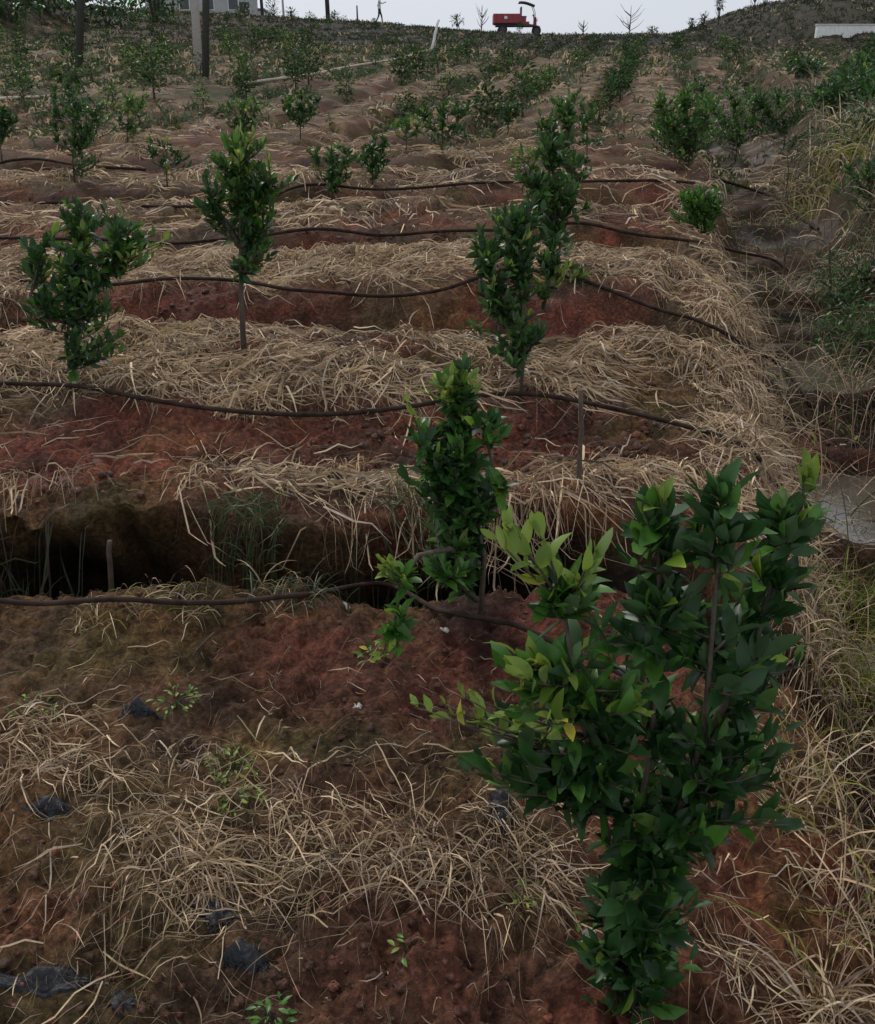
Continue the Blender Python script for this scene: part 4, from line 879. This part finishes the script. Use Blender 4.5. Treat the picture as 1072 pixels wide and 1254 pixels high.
# ------------------------------------------------------------------ scraps and stones
def scrap(px, py, w, d, h, label, m='film', name='plastic_scrap', cat='plastic', seed=1, rz=0):
    p = at(px, py); n, k = 44, 34; V = []
    rs = np.random.default_rng(seed); ox = rs.random() * 50
    X, Y = np.meshgrid(np.linspace(-1, 1, n), np.linspace(-1, 1, k)); rr = X ** 2 + Y ** 2
    sc = np.sqrt(np.maximum(np.abs(X), np.abs(Y)) ** 2 / np.maximum(rr, 1e-6)); X = X * sc; Y = Y * sc
    e = 1 + .7 * fbm(X * 1 + ox, Y, 2.2, 4, seed, .7); x = X * w * e; y = Y * d * e; c, s_ = math.cos(rz), math.sin(rz); x, y = x * c - y * s_, x * s_ + y * c
    rad = np.clip(1 - (X ** 2 + Y ** 2), 0, 1) ** .5
    z = G((x + p.x).ravel(), (y + p.y).ravel()).reshape(x.shape) - p.z + rad * h * (.75 + .9 * fbm(x * 1 + ox, y, 22, 3, seed + 3)) + .9 * h * np.abs(fbm(x + ox, y, 45, 2, seed + 4)) * rad - .01 * (rad < .02)
    i = (np.arange(k - 1)[:, None] * n + np.arange(n - 1)[None]).ravel(); Q = np.stack([i, i + 1, i + n + 1, i + n], 1)
    o = obj(name, mesh_np(name, np.stack([x.ravel(), y.ravel(), z.ravel()], 1), Q), M[m], None, p); tag(o, label, cat)
scrap(270, 1128, .04, .045, .028, 'crumpled black plastic lump in the straw, foreground', seed=3)
scrap(300, 1172, .06, .018, .008, 'flat dark plastic shred right below the crumpled lump', seed=4)
scrap(62, 992, .05, .025, .012, 'small black plastic wad under the greyish straw pile', seed=5)
scrap(50, 1202, .12, .02, .009, 'long black plastic strip at the bottom left edge', seed=6)
scrap(150, 1225, .03, .03, .009, 'black plastic bit right of the long strip', seed=7)
scrap(615, 990, .03, .05, .025, 'blue black plastic bit hanging by the big tree', seed=8)
scrap(170, 866, .05, .015, .015, 'dark plastic shred beside the flat weed, below the hose', seed=9)
M['pale_litter'] = plain('pale_litter', (.5, .48, .42), .7, .2, 20)
for i, (px, py, w, lab) in enumerate([(425, 742, .011, 'tiny white petal like scrap on the trench edge'), (438, 868, .012, 'small pale stone on the bare red soil'), (545, 772, .012, 'small pale stone beside the hose end'),
                                      (722, 1146, .012, 'white fleck of litter right of the big tree')]):
    scrap(px, py, w, w * .7, w * .7, lab, 'pale_litter', 'pale_stone', 'stone', seed=20 + i)
# clods and pebbles: nobody could count them
def clods(n, y0, y1, s0, s1, name, m='soil'):
    ico = []; t_ = (1 + 5 ** .5) / 2
    iv = np.array([(-1, t_, 0), (1, t_, 0), (-1, -t_, 0), (1, -t_, 0), (0, -1, t_), (0, 1, t_), (0, -1, -t_), (0, 1, -t_), (t_, 0, -1), (t_, 0, 1), (-t_, 0, -1), (-t_, 0, 1)]) / 1.9
    fi = np.array([(0, 11, 5), (0, 5, 1), (0, 1, 7), (0, 7, 10), (0, 10, 11), (1, 5, 9), (5, 11, 4), (11, 10, 2), (10, 7, 6), (7, 1, 8), (3, 9, 4), (3, 4, 2), (3, 2, 6), (3, 6, 8), (3, 8, 9), (4, 9, 5), (2, 4, 11), (6, 2, 10), (8, 6, 7), (9, 8, 1)])
    x, y = samp(y0, y1, .58, .6)(n); keep = rng.random(n) < np.clip(.3 + 1.2 * fbm(x, y, 1.3, 3, 131), 0, 1) * (1 - .8 * straw_mask(x, y)); x = x[keep]; y = y[keep]; n = len(x)
    sz = s0 + (s1 - s0) * rng.random(n) ** 4
    V = iv[None] * sz[:, None, None] * rng.uniform(.65, 1.25, (n, 12, 1)) * np.array([1, 1, .7]) + np.stack([x, y, G(x, y)], 1)[:, None]
    Fc = (fi[None] + (np.arange(n) * 12)[:, None, None]).reshape(-1, 3)
    c = (SOILR + (SOILB - SOILR) * rng.random((n, 1))) * rng.uniform(.7, 1.5, (n, 1))
    tag(obj(name, mesh_np(name, V.reshape(-1, 3), Fc, np.repeat(c, 12, 0)), M[m]), kind='stuff')
clods(30000, .7, 3.0, .0018, .014, 'soil_crumbs'); clods(22000, 3.2, 8.5, .005, .034, 'soil_crumbs')

# ------------------------------------------------------------------ skyline: vehicle, person, house, wall, small trees
tz = 62.5; tx0 = pt(631, 30, tz).x; tv = empty('farm_tricycle', (tx0, tz, g1(tx0, tz) + .02)); tv.scale = (.93,) * 3; tag(tv, 'red farm tricycle truck with cargo tub and small canopy on the skyline', 'vehicle')
def part(name, m, par=tv, smooth=False): 
    return lambda mb: mb.build(name, M[m], par, smooth)
mb = MB(); mb.box((-.55, 0, .70), (1.75, 1.15, .06)); mb.box((-.55, -.57, .97), (1.75, .05, .5)); mb.box((-.55, .57, .97), (1.75, .05, .5)); mb.box((-1.45, 0, .97), (.05, 1.19, .5)); mb.box((.34, 0, .97), (.05, 1.19, .5))
tub = mb.build('cargo_tub', M['red'], tv)
for k in range(5): q = MB(); q.box((-1.25 + k * .36, -.61, .97), (.05, .04, .44)); q.build('rib', M['red'], tub)
q = MB(); q.box((-.65, -.602, 1.0), (.22, .012, .16)); q.build('side_marking', M['white'], tub)
q = MB(); q.box((.0, -.3, .58), (2.6, .08, .1)); q.box((.0, .3, .58), (2.6, .08, .1)); q.box((.8, 0, .6), (.5, .5, .12)); q.build('chassis', M['dark'], tv)
q = MB(); q.box((.45, 0, .85), (.5, .6, .4)); q.box((.62, 0, .7), (.6, .55, .2)); q.build('engine_cover', M['red'], tv)
q = MB(); q.box((.52, 0, 1.09), (.42, .5, .08)); q.build('seat', M['dark'], tv)
q = MB(); q.box((.36, 0, 1.38), (.1, .6, .55)); q.build('backrest', M['dark'], tv)
q = MB(); q.tube([(1.38, 0, .35), (1.28, 0, .85), (1.2, 0, 1.2)], .045, 8); q.tube([(1.15, -.35, 1.22), (1.2, 0, 1.2), (1.15, .35, 1.22)], .025, 6); q.build('front_fork', M['dark'], tv, True)
q = MB(); q.box((1.3, 0, .82), (.22, .42, .5), taper=.75); q.build('front_shield', M['red'], tv)
q = MB(); q.tube([(1.43, 0, .92), (1.47, 0, .92)], .09, 12); q.build('headlight', M['white'], tv)
q = MB(); q.box((1.4, 0, .55), (.5, .16, .03)); q.build('mudguard', M['red'], tv)
q = MB()
for s_ in (-.33, .33): q.tube([(1.3, s_, .7), (1.28, s_, 1.3), (1.1, s_, 1.72)], .02, 6)
q.build('canopy_frame', M['dark'], tv, True)
q = MB(); q.tube([(1.2, 0, 1.7), (.9, 0, 1.8), (.3, 0, 1.9)], .02, 6)
vs = []; fs = []
for i in range(9):
    t = i / 8; x = 1.24 - t * 1.05; z = 1.69 + .22 * math.sin(t * 1.9)
    vs += [(x, -.42, z), (x, .42, z), (x, .42, z + .05), (x, -.42, z + .05)]
for i in range(8):
    a = i * 4
    for j in range(4): fs.append((a + j, a + (j + 1) % 4, a + 4 + (j + 1) % 4, a + 4 + j))
fs += [(3, 2, 1, 0), (32, 33, 34, 35)]
q = MB(); q.add(vs, fs); q.build('canopy', M['canopy'], tv)
for (wx, wy) in ((-.85, -.5), (-.85, .5), (1.42, 0)):
    q = MB(); q.torus((0, 0, 0), .24, .075); w_ = q.build('wheel', M['tyre'], tv, True, (wx, wy, .30))
    q = MB(); q.tube([(0, -.05, 0), (0, .05, 0)], .19, 14); q.build('rim', M['dark'], w_)
# person walking along the crest
def person():
    d = 70.0; x = pt(465, 20, d).x; z = g1(x, d); root = empty('person', (x, d, z), 0)
    tag(root, 'person in pale shirt and dark trousers walking along the skyline', 'person')
    J = dict(pel=(0, 0, .93), wai=(.0, 0, 1.08), che=(.01, 0, 1.28), nek=(.02, 0, 1.46), hd1=(.03, 0, 1.54), hd2=(.04, 0, 1.64), hd3=(.04, 0, 1.71),
             hl=(0, .09, .90), kl=(.14, .09, .50), al=(.20, .09, .09), fl=(.38, .09, .03), hr=(0, -.09, .90), kr=(-.05, -.09, .50), ar=(-.24, -.09, .14), fr=(-.12, -.09, .04),
             sl=(0, .18, 1.40), el=(-.14, .22, 1.16), wl=(-.02, .22, .96), ml=(.05, .22, .90), sr=(0, -.18, 1.40), er=(.2, -.24, 1.22), wr=(.42, -.24, 1.3), mr=(.49, -.24, 1.33))
    Rr = dict(pel=.13, wai=.12, che=.145, nek=.055, hd1=.075, hd2=.095, hd3=.07, hl=.09, kl=.06, al=.04, fl=.035, hr=.09, kr=.06, ar=.04, fr=.035, sl=.06, el=.042, wl=.03, ml=.035, sr=.06, er=.042, wr=.03, mr=.035)
    E = [('pel', 'wai'), ('wai', 'che'), ('che', 'nek'), ('nek', 'hd1'), ('hd1', 'hd2'), ('hd2', 'hd3'), ('pel', 'hl'), ('hl', 'kl'), ('kl', 'al'), ('al', 'fl'), ('pel', 'hr'), ('hr', 'kr'), ('kr', 'ar'), ('ar', 'fr'),
         ('che', 'sl'), ('sl', 'el'), ('el', 'wl'), ('wl', 'ml'), ('che', 'sr'), ('sr', 'er'), ('er', 'wr'), ('wr', 'mr')]
    ks = list(J); me = bpy.data.meshes.new('body'); me.from_pydata([J[k] for k in ks], [(ks.index(a), ks.index(b)) for a, b in E], []); me.update()
    o = bpy.data.objects.new('body', me); col.objects.link(o)
    md = o.modifiers.new('skin', 'SKIN'); 
    for i, k in enumerate(ks): me.skin_vertices[0].data[i].radius = (Rr[k], Rr[k]); me.skin_vertices[0].data[i].use_root = (k == 'pel')
    s_ = o.modifiers.new('sub', 'SUBSURF'); s_.levels = 1; s_.render_levels = 1
    bpy.context.view_layer.update(); dg = bpy.context.evaluated_depsgraph_get(); m2 = bpy.data.meshes.new_from_object(o.evaluated_get(dg)); o.modifiers.clear(); o.data = m2; m2.name = 'body'
    m2.materials.clear()
    for k in ('skin', 'shirt', 'pants', 'dark'): m2.materials.append(M[k])
    for p in m2.polygons:
        c = p.center; p.use_smooth = True
        p.material_index = 3 if c.z < .08 else (2 if c.z < .95 and abs(c.y) < .2 else (1 if c.z < 1.46 and not (c.x > .38 or (c.z < 1.0 and abs(c.y) > .19)) else 0))
    o.parent = root
    h = MB(); 
    for i in range(5):
        a = i / 4; 
    vs = []; fs = []
    for i in range(7):
        ph = i / 6 * 1.9; 
        for j in range(12): th = j / 12 * 6.283; vs.append((.03 + .105 * math.sin(ph) * math.cos(th) - .012, .10 * math.sin(ph) * math.sin(th), 1.66 + .105 * math.cos(ph)))
    for i in range(6):
        for j in range(12): fs.append((i * 12 + j, i * 12 + (j + 1) % 12, (i + 1) * 12 + (j + 1) % 12, (i + 1) * 12 + j))
    h.add(vs, fs); h.build('hair', M['hair'], root, True)
person()
# grey building past the crest
hx = pt(250, 10, 86).x; hb = empty('building', (hx, 86, g1(hx, 86))); tag(hb, 'long grey plastered building on the skyline behind the poles', 'building')
q = MB(); q.box((0, 0, 1.6), (8.2, 5, 3.2)); q.build('wall', M['wall'], hb)
q = MB(); q.box((0, 0, 3.3), (8.8, 5.6, .2)); q.build('roof', M['roof'], hb)
for k in range(4):
    q = MB(); q.box((-3 + 2 * k, -2.52, 1.9), (.9, .06, 1.0)); f = q.build('window', M['white'], hb); q = MB(); q.box((-3 + 2 * k, -2.555, 1.9), (.76, .02, .86)); q.build('pane', M['glass'], f)
q = MB(); q.box((3.9, -2.53, 1.0), (.8, .05, 2.0)); q.build('door', M['dark'], hb)
hx2 = pt(305, 10, 90).x; hb2 = empty('building', (hx2, 90, g1(hx2, 90))); tag(hb2, 'smaller pale building right of the long grey building', 'building')
q = MB(); q.box((0, 0, 1.1), (3.0, 3, 2.2)); q.build('wall', M['white'], hb2); q = MB(); q.box((0, 0, 2.28), (3.3, 3.3, .15)); q.build('roof', M['roof'], hb2)
q = MB(); q.box((.3, -1.52, 1.3), (.7, .05, .7)); q.build('window', M['glass'], hb2)
# white wall on the right hill
wd = 45.0; wx = pt(1045, 36, wd).x; wb = at(1045, 43); ww = empty('low_wall', (wb.x, wb.y, wb.z - .1)); tag(ww, 'long low white wall on the right hill', 'wall')
sc_ = wb.y / 45
q = MB(); q.box((.3, 0, .22 * sc_), (4.0 * sc_, .2, .5 * sc_)); q.build('wall_body', M['white'], ww); q = MB(); q.box((.3, 0, .495 * sc_), (4.06 * sc_, .26, .05)); q.build('coping', M['concrete'], ww)
# pale stone slab on the mound
scrap(155, 5, .8, .3, .25, 'pale slab lying on top of the left mound', 'concrete', 'stone_slab', 'stone', seed=40)
# small skyline trees and bare shrubs
def sky_tree(px, dist, h, w, label, n=90, leafy=True, clear=.3):
    x = pt(px, 25, dist).x; p = Vector((x, dist, g1(x, dist))); root = empty('small_tree', p); tag(root, label, 'tree')
    t = MB(); t.tube([(0, 0, -.2), (.02, 0, h * .5), (0, 0, h * .95)], [.04, .03, .01], 5)
    for k in range(14):
        a = random.random() * 6.28; z0 = random.uniform(.15, .7) * h; ln = w * random.uniform(.5, 1); t.tube([(0, 0, z0), (ln * .4 * math.cos(a), ln * .4 * math.sin(a), z0 + .15 * h), (ln * .7 * math.cos(a), ln * .7 * math.sin(a), z0 + .35 * h)], [.02, .014, .005], 4)
    t.build('trunk', M['bark'], root, True)
    if leafy:
        L_ = []
        for k in range(n):
            d = rnd3().normalized(); q = random.random() ** .5; c = Vector((d.x * w * .5 * q, d.y * w * .5 * q, h * (clear + (1 - clear) / 2) + d.z * h * (1 - clear) / 2 * q)); L_.append((leaf_matrix(c, d + rnd3(.4), Vector((0, 0, 1)), .22 * random.uniform(.6, 1.2)), 'leaf'))
        f = obj('crown', joined(L_, None, None), None, root); f['kind'] = 'stuff'
sky_tree(590, 64, 1.6, .9, 'hazy bare shrub on the skyline left of the red vehicle', leafy=False)
sky_tree(560, 65, .9, .8, 'low shrub on the skyline right of the leaning stick', 60)
sky_tree(772, 62, 1.8, 1.3, 'bare branching shrub alone on the skyline right of centre', leafy=False)
sky_tree(715, 62, .9, .8, 'tiny bare shrub on the skyline right of the red vehicle', leafy=False)
sky_tree(800, 62, .6, .7, 'low leafy shrub right of the bare branching shrub', 50)
sky_tree(848, 58, .7, .5, 'small leafy sprout where the right hill begins', 40)
sky_tree(862, 57, .8, .4, 'small sprout second from the foot of the right hill', 40)
sky_tree(880, 56, 1.3, .4, 'slender sapling third from the foot of the right hill', 40, clear=.6)
sky_tree(922, 53, 1.4, .45, 'slender sapling left of two on the hill shoulder', 40, clear=.6)
sky_tree(934, 53, 1.5, .45, 'slender sapling right of two on the hill shoulder', 40, clear=.6)
sky_tree(972, 54, 1.0, .9, 'small leafy tree on top of the right hill', 90)
sky_tree(985, 54, .9, .9, 'small leafy tree next to the hilltop one', 70)
sky_tree(335, 74, 1.4, 1.2, 'round shrub on the skyline between two poles', 120, clear=.0)
sky_tree(356, 74, 1.0, .9, 'shrub on the skyline right of the thin pale pole', 100, clear=.0)
sky_tree(410, 70, .6, .9, 'low shrub at the foot of the skyline pole', 70, clear=0)
sky_tree(300, 78, 1.6, 1.4, 'grey green tree in front of the small pale building', 140, clear=.1)
